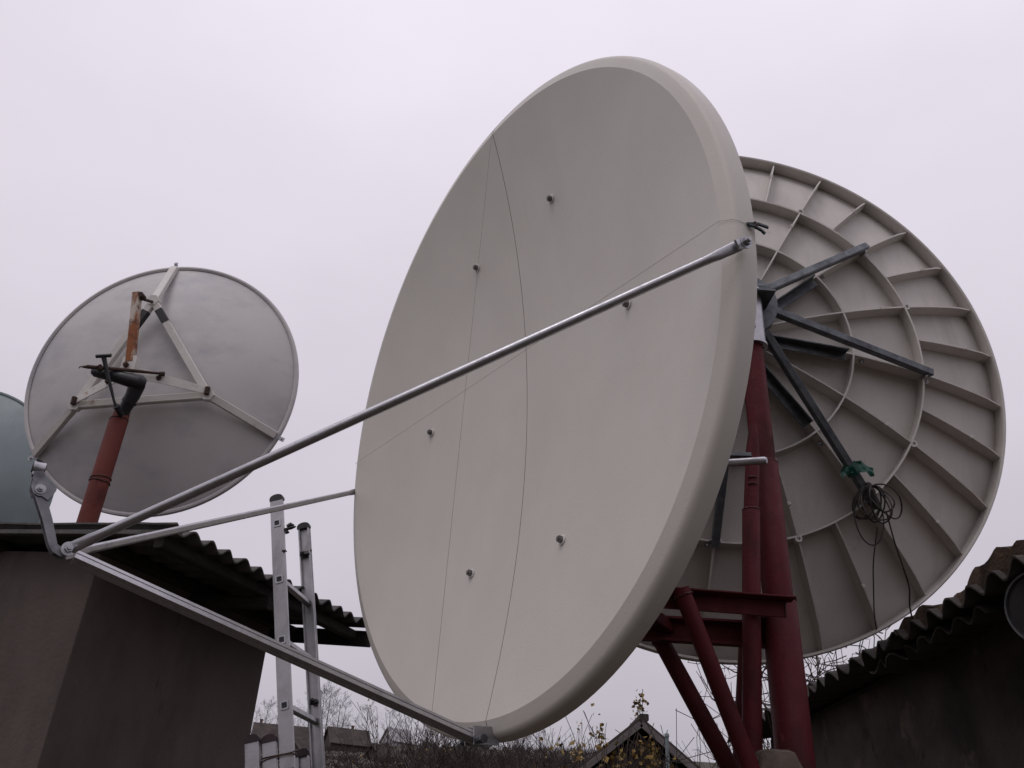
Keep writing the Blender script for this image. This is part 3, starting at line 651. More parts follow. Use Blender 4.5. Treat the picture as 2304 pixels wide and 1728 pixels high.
mb = MB(); mb.tube([(.026, .318, -.400), vert[0] + V((.0, -.01, -.015))], .008, 8); mb.build('link_rod', 'rust_dark', d3)
mb = MB()
mb.extrude([(-.036, -.065), (.036, -.065), (.036, .050), (.020, .065), (-.036, .065)], PIV + V((0, .01, .02)), PIV + V((0, .01, -.022)), (0, 1, 0)); pb_ = mb.build('pivot_block', 'cream', d3, 0)
mb = MB(); mb.hexbolt(PIV + V((.008, .02, -.022)), (0, 0, -1), .015, .012); mb.build('bolt', 'rust_dark', pb_, 25)
for tgt, m_ in ((vert[1], 'cream'), (vert[2], 'cream')):
    mb = MB(); mb.extrude([(-.003, -.032), (.003, -.032), (.003, .032), (-.003, .032)], PIV + V((0, .0, 0)), tgt + V((0, .02, -.02)), (0, 1, 0), .55); pl_ = mb.build('side_brace', m_, d3, 0)
    mb = MB(); mb.tube([tgt + V((0, .035, -.03)), tgt + V((0, -.005, -.03))], .014, 8); mb.hexbolt(PIV.lerp(tgt, .38) + V((0, .006, -.01)), (0, .1, -1), .013, .012); mb.build('bolt', 'rust_dark', pl_, 25)
# black head and neck on the pole
mb = MB()
mb.tube([(-.110, -.180, -.43), (-.095, -.180, -.445), (.02, -.160, -.462), (.128, -.140, -.470), (.142, -.138, -.470)], [.030, .040, .031, .027, .018], 16)
mb.tube([(-.078, -.180, -.43), (-.060, -.235, -.415), (-.026, -.300, -.392), (.000, -.345, -.375)], [.040, .036, .030, .032], 16)
mb.lathe([(.030, -.006), (.037, -.006), (.037, .006), (.030, .006)], 16, (-.044, -.268, -.404), (.45, -.85, .25)); hd = mb.build('mount_head', 'black', d3, 40)
mb = MB(); mb.tube([(.155, -.152, -.55), (.13, -.148, -.545), (-.04, -.122, -.46), (-.164, -.095, -.370)], [.004, .010, .009, .006], 10); mb.tube([(.150, -.150, -.55), (.166, -.150, -.548), (.170, -.158, -.546)], .003, 6)
mb.tube([(.088, -.135, -.53), (.070, -.152, -.52)], .016, 8); mb.tube([(-.150, -.100, -.378), (-.172, -.094, -.366)], .013, 8); mb.build('hour_rod', 'rust_dark', d3)
mb = MB(); mb.tube([(.066, -.092, -.54), (.040, -.165, -.52), (-.012, -.300, -.49), (-.026, -.330, -.475)], [.012, .010, .006, .009], 10); mb.tube([(.102, -.090, -.545), (.030, -.082, -.545)], .010, 8)
mb.tube([(-.022, -.322, -.48), (-.030, -.345, -.42)], .015, 8); mb.build('elevation_screw', 'black', d3)

# its pole
PX, PY = -1.946, 3.885
pole = empty('mast_pole', (PX, PY, 0)); tag(pole, 'faded red brown pipe mast rising through the shed roof to the grey dish', 'mast'); pi_ = pole.matrix_world.inverted()
mb = MB(); mb.tube([(PX, PY, 0), (PX, PY, 3.19)], .0455, 24); p1_ = mb.build('lower_pipe', 'brown_red', pole, 40, pi_)
mb = MB(); mb.tube([(PX, PY, 3.185), (PX, PY, 3.50), (PX + .004, PY, 3.515)], [.0445, .0445, .040], 24); mb.build('upper_pipe', 'brown_red', pole, 40, pi_)
mb = MB(); mb.tube([(PX + .002, PY, 3.505), (PX + .006, PY, 3.565), (PX + .006, PY, 3.57)], [.0415, .036, .02], 24); mb.build('collar', 'brown_red', pole, 40, pi_)
bead((PX, PY, 3.19), .046, .004).build('weld', 'rust_dark', p1_, 50, pi_); bead((PX, PY, 3.172), .0465, -.003).build('weld', 'rust_dark', p1_, 50, pi_)
bead((PX, PY, 3.508), .0425, .003).build('weld', 'rust_dark', p1_, 50, pi_)

# ------------------------------------------------------------------ teal dish at the shed's far corner
C4 = V((-3.88, 5.671, 3.778)); d4 = empty('satellite_dish', C4, dish_frame(.037, .112)); i4 = d4.matrix_world.inverted()
tag(d4, 'smooth teal grey dish seen from behind beside the round grey dish', 'satellite dish')
mb = MB(); mb.lathe([(.755 * j / 16, -.19 * (1 - (j / 16) ** 2)) for j in range(17)] + [(.760, .004)] + [(.755 * j / 16, -.19 * (1 - (j / 16) ** 2) + .006) for j in range(16, -1, -1)], 96); mb.build('shell', 'teal', d4, 40)
mb = MB(); mb.lathe([(.742, -.006), (.752, -.012), (.764, -.010), (.766, .006), (.755, .010)], 96, close=False); mb.build('rim', 'teal', d4, 40)
mb = MB(); mb.lathe([(0, -.18), (.10, -.19), (.10, -.23), (.05, -.25), (.05, -.36), (0, -.36)], 24); mb.build('mount_plate', 'galv_dark', d4, 30)
q4 = C4 - V((.037, .993, .112)) * .34
mb = MB(); mb.tube([(q4.x, q4.y, 0), (q4.x, q4.y, q4.z + .08)], .045, 20); tag(mb.build('mast_pole', 'brown_red', None, 40), 'plain pipe mast carrying the teal grey dish', 'mast')

# ------------------------------------------------------------------ aluminium extension ladder
lad = empty('extension_ladder', (-.36, 3.93, 0)); tag(lad, 'worn aluminium extension ladder leaning on the shed eaves', 'ladder'); li = lad.matrix_world.inverted()
lv_ = V((.227, -.053, -.972)).normalized(); lq = V((.060, .357, .022)); lq -= lv_ * lq.dot(lv_); lq_n = lq.normalized(); ln = lv_.cross(lq_n)   # ln: rail depth direction
L0 = V((-1.069, 3.915, 3.025))
def rail(p_top, p_bot, side, mat='alu', w=.062, t=.022):
    mb = MB(); a, c_ = w / 2, t / 2
    mb.extrude([(-a, -c_), (a, -c_), (a, -c_ + .004), (a - .003, -c_ + .006), (a - .003, c_), (a - .010, c_), (a - .010, -c_ + .006), (-a + .010, -c_ + .006), (-a + .010, c_), (-a + .003, c_), (-a + .003, -c_ + .006), (-a, -c_ + .004)] if side > 0 else
               [(-a, c_), (-a, c_ - .004), (-a + .003, c_ - .006), (-a + .003, -c_), (-a + .010, -c_), (-a + .010, c_ - .006), (a - .010, c_ - .006), (a - .010, -c_), (a - .003, -c_), (a - .003, c_ - .006), (a, c_ - .004), (a, c_)], p_top, p_bot, lq_n)
    return mb
def cap(p, off, w=.066, t=.026, mat='plastic', par=None):
    mb = MB(); x = ln; d = -lv_
    pts = [(-w / 2, 0), (w / 2, 0)] + [(w / 2 * cos(q), .012 + .020 * sin(q)) for q in [pi * i / 8 for i in range(9)]]
    n = len(pts); vs = [p + x * a + d * b_ + lq_n * t / 2 for a, b_ in pts] + [p + x * a + d * b_ - lq_n * t / 2 for a, b_ in pts]
    mb.add(vs, [tuple(range(n))[::-1], tuple(range(n, 2 * n))] + [(i, (i + 1) % n, n + (i + 1) % n, n + i) for i in range(n)])
    return mb.build('end_cap', mat, par, 40, li)
def hollow(mb, p0, p1, a=.0135, t=.002):
    """open-ended square tube"""
    d = (p1 - p0).normalized(); y = ln; z = d.cross(y)
    c = .004
    def loop(h): 
        k_ = c * (h / a)
        return [(-h + k_, -h), (h - k_, -h), (h, -h + k_), (h, h - k_), (h - k_, h), (-h + k_, h), (-h, h - k_), (-h, -h + k_)]
    vs = [p + y * u + z * w_ for p in (p0, p1) for h in (a, a - t) for u, w_ in loop(h)]
    fs = []
    for i in range(8):
        j = (i + 1) % 8
        fs += [(i, j, 16 + j, 16 + i), (8 + j, 8 + i, 24 + i, 24 + j), (j, i, 8 + i, 8 + j), (16 + i, 16 + j, 24 + j, 24 + i)]
    mb.add(vs, fs)
tot = 3.20
for s_, base_ in ((1, L0), (-1, L0 + lq)):
    ro = rail(base_ - lv_ * .125, base_ + lv_ * (tot - .125), 1 if s_ > 0 else -1).build('rail', 'alu', lad, 0, li)
    cap(base_ - lv_ * .120, 0, par=ro)
for q in range(11):
    p = L0 + lv_ * (.28 * q)
    if p.z < .1: break
    mb = MB(); hollow(mb, p - lq_n * .0145, p + (lq + lq_n * .0145 if q else lq_n * .016)); ru = mb.build('rung', 'alu', lad, 0, li)
    mb = MB(); hollow(mb, p - lq_n * .0150, p - lq_n * .0112, .0185, .0050); mb.build('collar', 'galv', ru, 0, li)
    mb = MB(); mb.bar(p - lq_n * .0128, p - lq_n * .0116, .0262, .0262, ln, .003); mb.build('hole_shade', 'plastic', ru, 0, li)  # black plate put in as the shade inside the open rung end
# lower section sliding behind, capped rails beside the shed wall
lnl = ln if ln.x < 0 else -ln                      # towards the shed
for sec, (off, t0_, gap) in enumerate(((.068, .972, .012), (.134, .962, .030))):
    L1 = L0 + lnl * off + lv_ * t0_
    for k_, base_ in enumerate((L1 - lq_n * gap, L1 + lq + lq_n * gap)):
        ro = rail(base_, base_ + lv_ * (2.98 - t0_), 1 if k_ == 0 else -1, w=.060).build('lower_rail', 'alu', lad, 0, li)
        cap(base_ + lv_ * .004, 0, .064, .028, 'purple', ro)
    for q in range(8):
        p = L1 + lv_ * (.16 + .28 * q)
        if p.z < .1: break
        mb = MB(); hollow(mb, p - lq_n * gap, p + lq + lq_n * gap); mb.build('lower_rung', 'alu', lad, 0, li)
for z_, k_ in ((1.035, 0), (1.043, 1), (1.105, 2), (1.112, 3)):
    mb = MB(); cc = L0 + lv_ * z_ + lnl * .034; pts = []
    for t in [2 * pi * i / 24 for i in range(25)]:
        e = lnl * (.068 * max(-1, min(1, 1.35 * cos(t)))) + lq_n * (.026 * max(-1, min(1, 1.35 * sin(t))))
        pts.append(cc + e + lv_ * (.006 * sin(t * 2 + k_) + .008 * cos(t)))
    mb.tube(pts, .0028, 5, False); mb.build('wire_tie', 'rust_dark', lad, 40, li)
# black strap remnants hooked on the rails
def rag(p, seed, s=.02):
    rnd = random.Random(seed); mb = MB()
    for k_ in range(3):
        a = V(p) + V((rnd.uniform(-s, s) * .4, rnd.uniform(-s, s) * .4, rnd.uniform(-s, s) * .5)); b_ = a + V((rnd.uniform(-.2, 1.6) * s, rnd.uniform(-.6, .6) * s, rnd.uniform(-.8, .8) * s)); mid = (a + b_) / 2 + V((0, 0, rnd.uniform(-.5, .7) * s))
        mb.tube([a, mid, b_], [s * .35, s * .45, s * .15], 5)
    return mb
rag(L0 + lv_ * .030 + ln * (.040 if ln.x > 0 else -.040), 3, .024).build('strap_remnant', 'plastic', lad, 20, li)
rag(L0 + lq + lv_ * .02 - lq_n * .018 + ln * (-.014), 5, .028).build('strap_remnant', 'plastic', lad, 20, li)
rag(L0 + lv_ * .150 + ln * (.026 if ln.x > 0 else -.026) - lq_n * .012, 9, .013).build('strap_remnant', 'plastic', lad, 20, li)
rag(L0 + lq + lv_ * .75 - lq_n * .02, 12, .026).build('strap_remnant', 'plastic', lad, 20, li)

# ------------------------------------------------------------------ plank barn with vine
bp = V((2.175, 13.70, 0)); HB = 3.77; hw = 1.95; ez = 2.25; blen = 5.0
barn = empty('barn', bp); tag(barn, 'old plank barn with a steep gable and grey barge boards behind the red mast', 'barn'); bni = barn.matrix_world.inverted()
def gtop(x): return HB - .16 - (HB - ez) * abs(x) / hw
nb = 22
for k_ in range(nb):
    x0_, x1_ = -1.8 + 3.6 * k_ / nb + .006, -1.8 + 3.6 * (k_ + 1) / nb - .006; dy = .012 * ((k_ * 7) % 3)
    mb = MB(); y0_, y1_ = bp.y - dy, bp.y + .05
    pts = [(x0_, -.02), (x1_, -.02), (x1_, gtop(x1_)), (x0_, gtop(x0_))]
    if x0_ < 0 < x1_: pts.insert(3, (0, gtop(0)))
    n = len(pts); mb.add([(bp.x + a, y0_, b_) for a, b_ in pts] + [(bp.x + a, y1_, b_) for a, b_ in pts], [tuple(range(n)), tuple(range(n, 2 * n))[::-1]] + [(i, n + i, n + (i + 1) % n, (i + 1) % n) for i in range(n)])
    mb.build('plank', 'board', barn, 0, bni)
for sx in (-1, 1):
    mb = MB(); mb.bar((bp.x + sx * 1.85, bp.y + .06, 1.15), (bp.x + sx * 1.85, bp.y + blen, 1.15), .08, 2.3); mb.build('side_wall', 'board', barn, 0, bni)
    mb = MB(); a = V((bp.x + sx * .0, 0, HB)); b_ = V((bp.x + sx * (hw + .15), 0, ez - .12)); d = (b_ - a).normalized(); nn = V((-d.z * sx, 0, abs(d.x)))
    vs = []
    for y in (bp.y - .22, bp.y + blen + .2):
        vs += [V((p.x, y, p.z)) + nn * o_ for p in (a, b_) for o_ in (0, .06)]
    mb.add(vs, [(0, 1, 3, 2), (4, 6, 7, 5), (0, 4, 5, 1), (2, 3, 7, 6), (1, 5, 7, 3), (0, 2, 6, 4)]); mb.build('roof_slope', 'roof_far', barn, 0, bni)
    mb = MB(); mb.bar(a + V((0, bp.y - .235, -.03)), b_ + V((0, bp.y - .235, -.03)), .03, .085, nn); mb.build('barge_board', 'board_grey', barn, 0, bni)
mb = MB(); mb.bar((bp.x + .05, bp.y - .2, HB + .07), (bp.x + .05, bp.y + blen, HB + .07), .14, .10); mb.build('ridge_cap', 'slate_old', barn, 0, bni)
mb = MB(); mb.bar((bp.x, bp.y + blen, 1.5), (bp.x, bp.y + blen + .06, 1.5), 3.6, 3.0); mb.build('rear_wall', 'board', barn, 0, bni)

def leaf(mb, p, s, rnd, droop=0.):
    a = V((rnd.gauss(0, 1), rnd.gauss(0, 1), rnd.gauss(0, 1) - droop)).normalized(); b_ = a.orthogonal().normalized()
    b_ = Matrix.Rotation(rnd.uniform(0, 6.3), 3, a) @ b_; c_ = a.cross(b_) * s * .12
    mb.add([p, p + a * s * .5 + b_ * s * .38 + c_, p + a * s, p + a * s * .5 - b_ * s * .38 + c_], [(0, 1, 2), (0, 2, 3)])
vine = empty('vine', (bp.x, bp.y - .4, 0)); tag(vine, 'climbing vine with yellow and brown leaves hanging over the barn gable', 'vine'); vi = vine.matrix_world.inverted()
rnd = random.Random(21); ms, ml, mbn = MB(), MB(), MB()
strands = [(-.95, .5), (-.80, .9), (-.62, .45), (-.45, .85), (-.30, .5), (-.16, .7), (-.05, .55), (.05, .65), (.17, .6), (.30, .35), (.45, .75), (.60, .95), (.72, .5)]
for x, L in strands[::2] + [(.12, .3), (-.38, .35)]:
    z = min(gtop(x) + .02, 3.52); y = bp.y - .26; pts = []
    for k_ in range(8):
        pts.append(V((bp.x + x + rnd.gauss(0, .025), y + rnd.gauss(0, .03), z - L * k_ / 7)))
    ms.tube([V((bp.x + x * .9, y + .03, z + .1))] + pts, .005, 4)
    for p in pts:
        for _ in range(rnd.randint(2, 6)):
            leaf(ml if rnd.random() < .72 else mbn, p + V((rnd.gauss(0, .045), rnd.gauss(0, .05), rnd.gauss(0, .05))), rnd.uniform(.06, .10), rnd, .9)
for cx, cz, nn_ in ((-.02, 3.99, 26), (.02, 4.12, 16), (-.62, 3.59, 26), (-.06, 3.85, 12), (-.95, 3.27, 10)):
    ms.tube([(bp.x + cx, bp.y - .2, cz - .35), (bp.x + cx + .02, bp.y - .2, cz + .12)], .006, 4)
    for _ in range(nn_): leaf(ml if rnd.random() < .55 else mbn, V((bp.x + cx + rnd.gauss(0, .05), bp.y - .2 + rnd.gauss(0, .05), cz + rnd.gauss(0, .07))), rnd.uniform(.05, .08), rnd, .3)
ms.tube([(bp.x - .5, bp.y - .3, -.02), (bp.x - .45, bp.y - .3, 1.5), (bp.x - .3, bp.y - .28, 2.6), (bp.x - .05, bp.y - .26, 3.6)], [.03, .025, .018, .01], 6)
ms.build('stem', 'twig', vine, 40, vi); ml.build('yellow_foliage', 'leaf_y', vine, 0, vi); mbn.build('withered_foliage', 'leaf_b', vine, 0, vi)

# grey post before the barn
mb = MB(); mb.tube([(1.806, 9.56, -.05), (1.806, 9.56, 3.02)], .020, 14); po = tag(mb.build('post', 'post', None, 40), 'slim grey green pipe post standing in front of the barn', 'post')
mb = MB(); mb.lathe([(0, 3.045), (.016, 3.042), (.026, 3.030), (.026, 3.005), (.020, 3.003)], 14, (1.806, 9.56, 0)); mb.build('cap', 'post', po, 40)

# ------------------------------------------------------------------ bare trees and shrubs
def grow(mb, p, d, L, r, lev, rnd, spread=.6, minr=.004, gnarl=.18, upb=.12, kids=(3, 5), tips=None, sides=(6, 5, 4, 3, 3, 3)):
    seg = 4; pts = [V(p)]; rr = [r]; q = V(p); dd = V(d).normalized()
    for i in range(seg):
        dd = (dd + V((rnd.gauss(0, gnarl), rnd.gauss(0, gnarl), rnd.gauss(0, gnarl) + upb))).normalized()
        q = q + dd * L / seg; pts.append(q.copy()); rr.append(max(minr, r * (1 - .62 * (i + 1) / seg)))
    mb.tube(pts, rr, sides[max(0, min(5, 5 - lev))], False)
    if tips is not None and lev <= 1: tips.append(q.copy())
    if lev == 0: return
    for k_ in range(rnd.randint(*kids)):
        t = rnd.uniform(.25, 1.0); i = min(seg - 1, int(t * seg)); f = t * seg - i
        b_ = pts[i].lerp(pts[i + 1], min(1, f)); base_d = (pts[i + 1] - pts[i]).normalized()
        o = base_d.orthogonal().normalized(); o = Matrix.Rotation(rnd.uniform(0, 6.28), 3, base_d) @ o
        nd = (base_d * (1 - spread * .5) + o * spread * rnd.uniform(.6, 1.2)).normalized()
        grow(mb, b_, nd, L * rnd.uniform(.5, .75), max(minr, rr[i] * .6), lev - 1, rnd, spread, minr, gnarl, upb, kids, tips, sides)
def bare_tree(seed, h, r, label, group, loc, mat='bark_far', minr=.012, lev=4, kids=(3, 4), spread=.7):
    rnd = random.Random(seed); t = empty('bare_tree', loc); tag(t, label, 'tree', group)
    tr = MB(); pts = [V((0, 0, -.3))]; rr = [r * 1.15]; n = 6
    for i in range(n):
        pts.append(V((pts[-1].x + rnd.gauss(0, .03) * h / n, pts[-1].y + rnd.gauss(0, .03) * h / n, h * .92 * (i + 1) / n))); rr.append(r * (1 - .88 * (i + 1) / n))
    tr.tube(pts, rr, 7); tr.build('trunk', mat, t, 60)
    cr = MB()
    for k_ in range(20):
        f = rnd.uniform(.22, .98); i = min(n - 1, int(f * n)); p = pts[i].lerp(pts[i + 1], f * n - i); a = rnd.uniform(0, 6.28)
        grow(cr, p, V((cos(a), sin(a), rnd.uniform(.5, 1.1))), h * (.30 - .20 * f) + .3, r * .40 * (1.1 - f), lev - 1, rnd, spread, minr, .09, .10, kids, None, (4, 4, 3, 3, 3, 3))
    cr.build('crown', mat, t, 60); return t
TG = 'bare trees on the hillside'
TL = 'leafless grey tree among the bare trees on the far hillside'
protos = [bare_tree(100 + k_, 12.5 + k_ % 3 * .7, .17, TL, TG, (0, 0, 0), minr=.013, kids=(2, 3), spread=.6) for k_ in range(4)]
spots = [(-41.5, 209, 1.0), (-39.4, 212, 1.12), (-37.6, 210, 1.05), (-35.6, 213, .98), (-33.8, 208, .85), (-30.2, 222, .85), (-26.0, 232, .80), (-58, 205, .95), (-55.0, 200, .9), (-52, 212, .8),
         (-47.5, 204, .7), (-22, 250, .75), (-17, 262, .62), (-12, 270, .6), (-6, 268, .6), (-29, 300, .7), (-36, 292, .7), (2, 280, .6), (62, 190, .8), (70, 205, .8), (56, 200, .7), (8, 286, .55), (15, 292, .6), (-20, 300, .62), (-24, 290, .55)]
rq = random.Random(31)
spots += [(-.125 * y_ + .165 * y_ * rq.random(), y_, rq.uniform(.40, .62)) for y_ in [rq.uniform(215, 300) for _ in range(26)]]
spots = [p for k_, p in enumerate(spots) if k_ < 15 or not (-.135 < p[0] / p[1] < -.075 and p[1] < 294)]
spots += [(x_, 212 + rq.uniform(-8, 8), rq.uniform(.45, .7)) for x_ in (-57, -53.5, -50, -46.5, -44, -31.5)]
rnd = random.Random(77)
for k_, (x, y, s) in enumerate(spots):
    loc = (x, y, gz(x, y)); rzv = rnd.uniform(0, 6.28)
    if k_ < 4: protos[k_].matrix_world = Matrix.Translation(loc) @ Matrix.Rotation(rzv, 4, 'Z') @ Matrix.Scale(s, 4)
    o = protos[k_] if k_ < 4 else copy_tree(protos[k_ % 4], loc, rzv, s)
    if k_ < 5: o['label'] = 'tall leafless tree in the clump behind the brown roofed house'; o['group'] = 'tall trees behind the brown roofed house'
    elif 7 <= k_ < 11: o['label'] = 'leafless tree behind the long brown house with brick chimney'; o['group'] = 'trees behind the long brown house'
    elif 18 <= k_ < 21: o['label'] = 'leafless tree on the slope right behind the plank barn'; o['group'] = 'trees behind the barn'
    else: o['label'] = TL; o['group'] = TG

def shrub(seed, h, spread_r, n, label, group, loc, mat='twig', leaves=0, minr=.003, lev=2, name='shrub', leaf_s=.05, r=.012, upb=.20):
    rnd = random.Random(seed); t = empty(name, loc); tag(t, label, 'shrub', group); mb = MB(); tips = []
    for k_ in range(n):
        a = rnd.uniform(0, 6.28); e = rnd.uniform(0, spread_r)
        grow(mb, (cos(a) * e * .4, sin(a) * e * .4, -.05), V((cos(a) * e, sin(a) * e, 1.3 + rnd.random())), h * rnd.uniform(.6, 1.0), r * rnd.uniform(.7, 1.3), lev, rnd, .55, minr, .10, upb, (3, 5), tips, (4, 4, 3, 3, 3, 3))
    kz = h / max(p[2] for p in mb.v); mb.v = [(p[0] * kz, p[1] * kz, p[2] * kz) for p in mb.v]; tips = [p * kz for p in tips]
    mb.build('stems', mat, t, 60)
    if leaves:
        ml = MB()
        for _ in range(leaves):
            p = rnd.choice(tips)
            for _k in range(rnd.randint(2, 7)): leaf(ml, p + V((rnd.gauss(0, .05), rnd.gauss(0, .05), rnd.gauss(0, .07))), rnd.uniform(.7, 1.3) * leaf_s, rnd, .5)
        ml.build('foliage', 'leaf_y' if seed % 3 else 'leaf_b', t, 0)
    return t
shrub(301, 3.84, .24, 7, 'tall thin shrub with yellow leaf tufts right beside the barn roof', None, (1.50, 12.6, 0), leaves=30, leaf_s=.10, lev=2, r=.022, minr=.008)
shrub(302, 3.68, .60, 15, 'loose many stemmed shrub with sparse yellow leaves between barn and hedge', None, (1.05, 12.4, 0), leaves=26, leaf_s=.07, lev=2, r=.018, minr=.007)
shrub(305, 3.45, .60, 15, 'low twiggy shrub with a few brown leaves left by the hedge end', None, (.50, 12.9, 0), leaves=14, leaf_s=.06, lev=2, r=.016, minr=.007)
shrub(303, 5.0, .6, 9, 'bare brown shrub showing past the right roof edge of the barn', None, (4.65, 21, gz(4.65, 21)), minr=.010, lev=3, r=.03)
shrub(304, 5.2, .7, 9, 'bare brown shrub beside the brace tubes behind the barn', None, (5.6, 22, gz(5.6, 22)), minr=.010, lev=3, r=.03)
# dense brush line behind the big dish: individuals that can be told apart
BG = 'brown brush below the hillside'; BL = 'dense bare brown bush in the brush line below the hillside houses'
bps = [shrub(400 + k_, 5.2, 1.6, 15, BL, BG, (0, 0, 0), minr=.010, lev=3, r=.05, leaves=24, leaf_s=.06, name='bush', upb=.06) for k_ in range(3)]
rnd = random.Random(5); bs = []
for k_ in range(16):
    u = -.075 + .15 * k_ / 15 + rnd.uniform(-.006, .006); y = rnd.choice((25, 29, 34)) + rnd.uniform(-2, 2); bs.append((u * y, y, rnd.choice((.82, .9, .98, 1.1, 1.2)) * (y / 29 * .55 + .45)))
for k_ in range(10):
    u = -.215 + .14 * k_ / 9 + rnd.uniform(-.005, .005); y = rnd.uniform(30, 38); bs.append((u * y, y, rnd.uniform(.66, .92)))
for k_, (x, y, s) in enumerate(bs):
    loc = (x, y, gz(x, y) - .05); rzv = rnd.uniform(0, 6.28)
    if k_ < 3: o = bps[k_]; o.matrix_world = Matrix.Translation(loc) @ Matrix.Rotation(rzv, 4, 'Z') @ Matrix.Scale(s, 4)
    else: o = copy_tree(bps[k_ % 3], loc, rzv, s)
    if k_ >= 16: o['label'] = 'lower bare brown bush standing in front of the hillside houses'; o['group'] = 'low bushes before the houses'
# far scrub that reads as one mass
mb = MB(); rnd = random.Random(55)
for k_ in range(2600):
    y = rnd.uniform(60, 300); x = rnd.uniform(-.32, .16) * y + rnd.uniform(-6, 6); z = gz(x, y); h = rnd.uniform(1.4, 3.6)
    if y < 215: h *= .38 if -.27 < x / y < -.05 else .8
    elif y < 292 and -.13 < x / y < -.07: h *= .45
    for q in range(5):
        a = rnd.uniform(0, 6.28); e = V((cos(a) * .95, sin(a) * .95, .8)) * h * rnd.uniform(.5, 1)
        p = V((x + cos(a) * .3, y + sin(a) * .3, z - .1)); mb.tube([p, p + e * .55 + V((rnd.gauss(0, .12), rnd.gauss(0, .12), 0)), p + e], [.06, .045, .012], 3, False)
        for w_ in range(2):
            b_ = p + e * rnd.uniform(.35, .8); mb.tube([b_, b_ + V((rnd.gauss(0, .5), rnd.gauss(0, .5), rnd.uniform(.2, .9))) * h * .28], [.035, .010], 3, False)
tag(mb.build('scrub', 'twig', None, 60), 'bare scrub covering the hillside', 'scrub', kind='stuff')
# thorny tangle behind the mossy roof
rnd = random.Random(91); t = empty('bramble', (2.85, 7.5, 0)); tag(t, 'bare tangled bramble sticking up behind the mossy shed roof', 'bramble'); mb = MB()
for k_ in range(70):
    x = rnd.uniform(-.75, .65)
    grow(mb, (x, rnd.uniform(-.5, .5), -.05), V((rnd.gauss(0, .10), rnd.gauss(0, .1), 1)), 1.8 * rnd.uniform(.8, 1.2), .010, 2, rnd, .9, .0035, .16, .05, (4, 6), None, (4, 4, 4, 3, 3, 3))
kz = 3.72 / max(p[2] for p in mb.v); mb.v = [(p[0] * .8, p[1] * .8, p[2] * kz) for p in mb.v]
for k_ in range(150):
    p = V((rnd.uniform(-.75, .55), rnd.uniform(-.4, .4), rnd.uniform(2.6, 3.5))); d = V((rnd.gauss(0, 1), rnd.gauss(0, .6), rnd.gauss(.3, .8))).normalized(); pts = [p.copy()]
    for q in range(6):
        d = (d + V((rnd.gauss(0, .35), rnd.gauss(0, .35), rnd.gauss(-.05, .35)))).normalized(); p = p + d * .11; pts.append(p.copy())
        if q % 2: e = V((rnd.gauss(0, 1), rnd.gauss(0, 1), rnd.gauss(0, 1))).normalized(); mb.tube([p, p + e * .06], [.0035, .0015], 3, False)
    mb.tube(pts, [.006 - .0005 * q for q in range(7)], 4, False)
mb.build('stems', 'twig', t, 60)
shrub(707, 2.85, .03, 1, 'single thorny bare twig rising between the red mast tubes', None, (1.585, 5.2, 0), minr=.0035, lev=1, name='twig', r=.009)

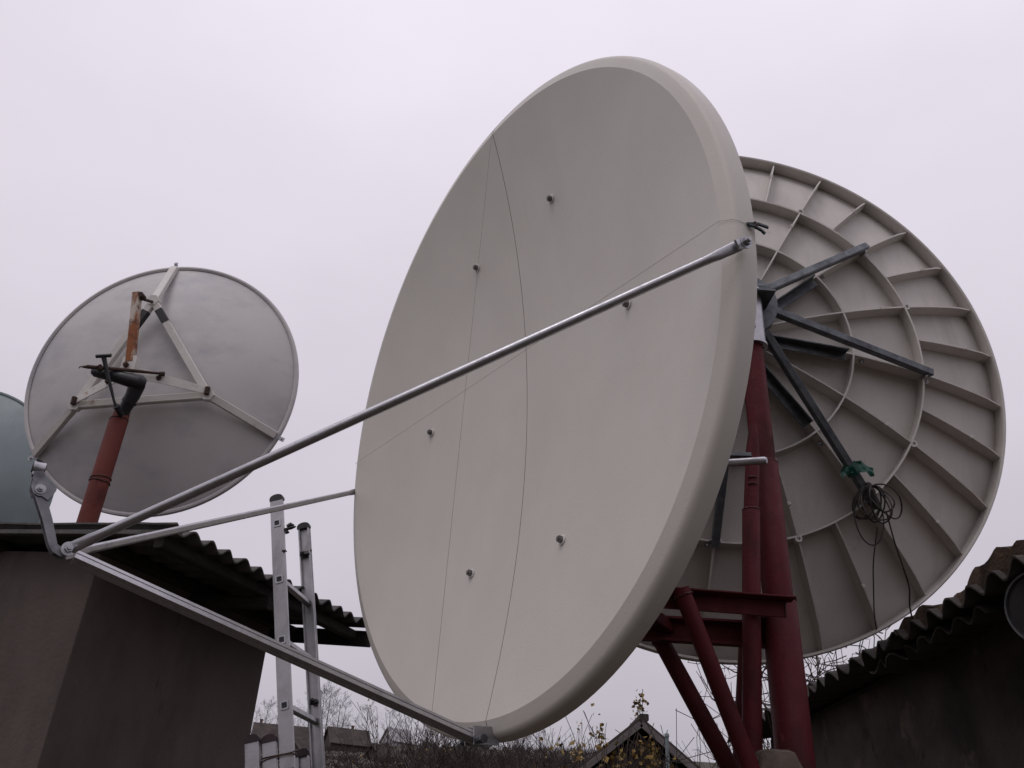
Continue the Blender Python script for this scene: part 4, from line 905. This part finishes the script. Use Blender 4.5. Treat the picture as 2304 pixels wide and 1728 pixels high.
# ------------------------------------------------------------------ houses on the hillside
def house(loc, yaw, L, W, hwall, hroof, label, rm, wm, trim=None, chim=None, ov=.5):
    o = empty('house', loc, Matrix.Rotation(yaw, 3, 'Z')); tag(o, label, 'house')
    mb = MB(); a, b_ = L / 2, W / 2
    vs = [(-a, -b_, -1.5), (a, -b_, -1.5), (a, b_, -1.5), (-a, b_, -1.5), (-a, -b_, hwall), (a, -b_, hwall), (a, b_, hwall), (-a, b_, hwall), (-a, 0, hwall + hroof), (a, 0, hwall + hroof)]
    mb.add(vs, [(0, 1, 5, 4), (2, 3, 7, 6), (1, 2, 6, 9, 5), (3, 0, 4, 8, 7), (0, 3, 2, 1), (4, 5, 9, 8), (6, 7, 8, 9)]); mb.build('wall', wm, o, 0)
    sl = hroof / b_
    for s in (-1, 1):
        mb = MB(); e = b_ + ov; zl = hwall - sl * ov; t = .14
        vs = [(x, y, z + d) for x in (-a - ov, a + ov) for (y, z) in ((0, hwall + hroof + .02), (s * e, zl + .02)) for d in (0, t)]
        mb.add(vs, [(0, 1, 3, 2), (4, 6, 7, 5), (0, 4, 5, 1), (2, 3, 7, 6), (1, 5, 7, 3), (0, 2, 6, 4)]); rf = mb.build('roof', rm, o, 0)
        if trim:
            mb = MB(); mb.bar((-a - ov - .03, 0, hwall + hroof + .05), (-a - ov - .03, s * e, zl + .05), .06, .26, (0, 0, 1)); mb.build('barge_board', trim, rf, 0)
    if chim:
        mb = MB(); mb.bar((chim, .25, hwall + hroof * .6), (chim, .25, hwall + hroof + .75), .55, .55, (0, 1, 0)); mb.bar((chim, .25, hwall + hroof + .70), (chim, .25, hwall + hroof + .85), .7, .7, (0, 1, 0)); mb.build('chimney', 'brick', o, 0)
    mb = MB(); mb.bar((-a - .02, -.0, hwall * .35), (-a - .02, 0, hwall * .75), .06, .9, (0, 1, 0)); mb.build('window', 'black', o, 0)
    return o
house((-32.0, 206, 24.4), R(24), 8.6, 6.6, 2.2, 3.2, 'brown roofed house with a chimney below the group of leafless trees', 'roof_far', 'wall_far', None, 1.0)
house((-28.8, 285, 35.0), R(42), 8.0, 6.0, 2.8, 3.6, 'small house with pale gable and white barge boards on the hillside', 'roof_pale', 'wall_pale', 'trim')
house((-18.6, 164, 17.0), R(52), 6.0, 4.6, 1.8, 2.5, 'dark low hut in front of the pale gabled house', 'roof_far', 'wall_far')
house((-41.5, 185, 21.6), R(14), 11.0, 7.0, 2.2, 3.1, 'long brown house with brick chimney showing between shed wall and ladder', 'roof_far', 'wall_far', None, -4.6)
house((-35.6, 176, 19.6), R(60), 5.0, 4.2, 1.6, 2.0, 'tiny dark gabled outhouse showing between the ladder rails', 'roof_far', 'wall_far')
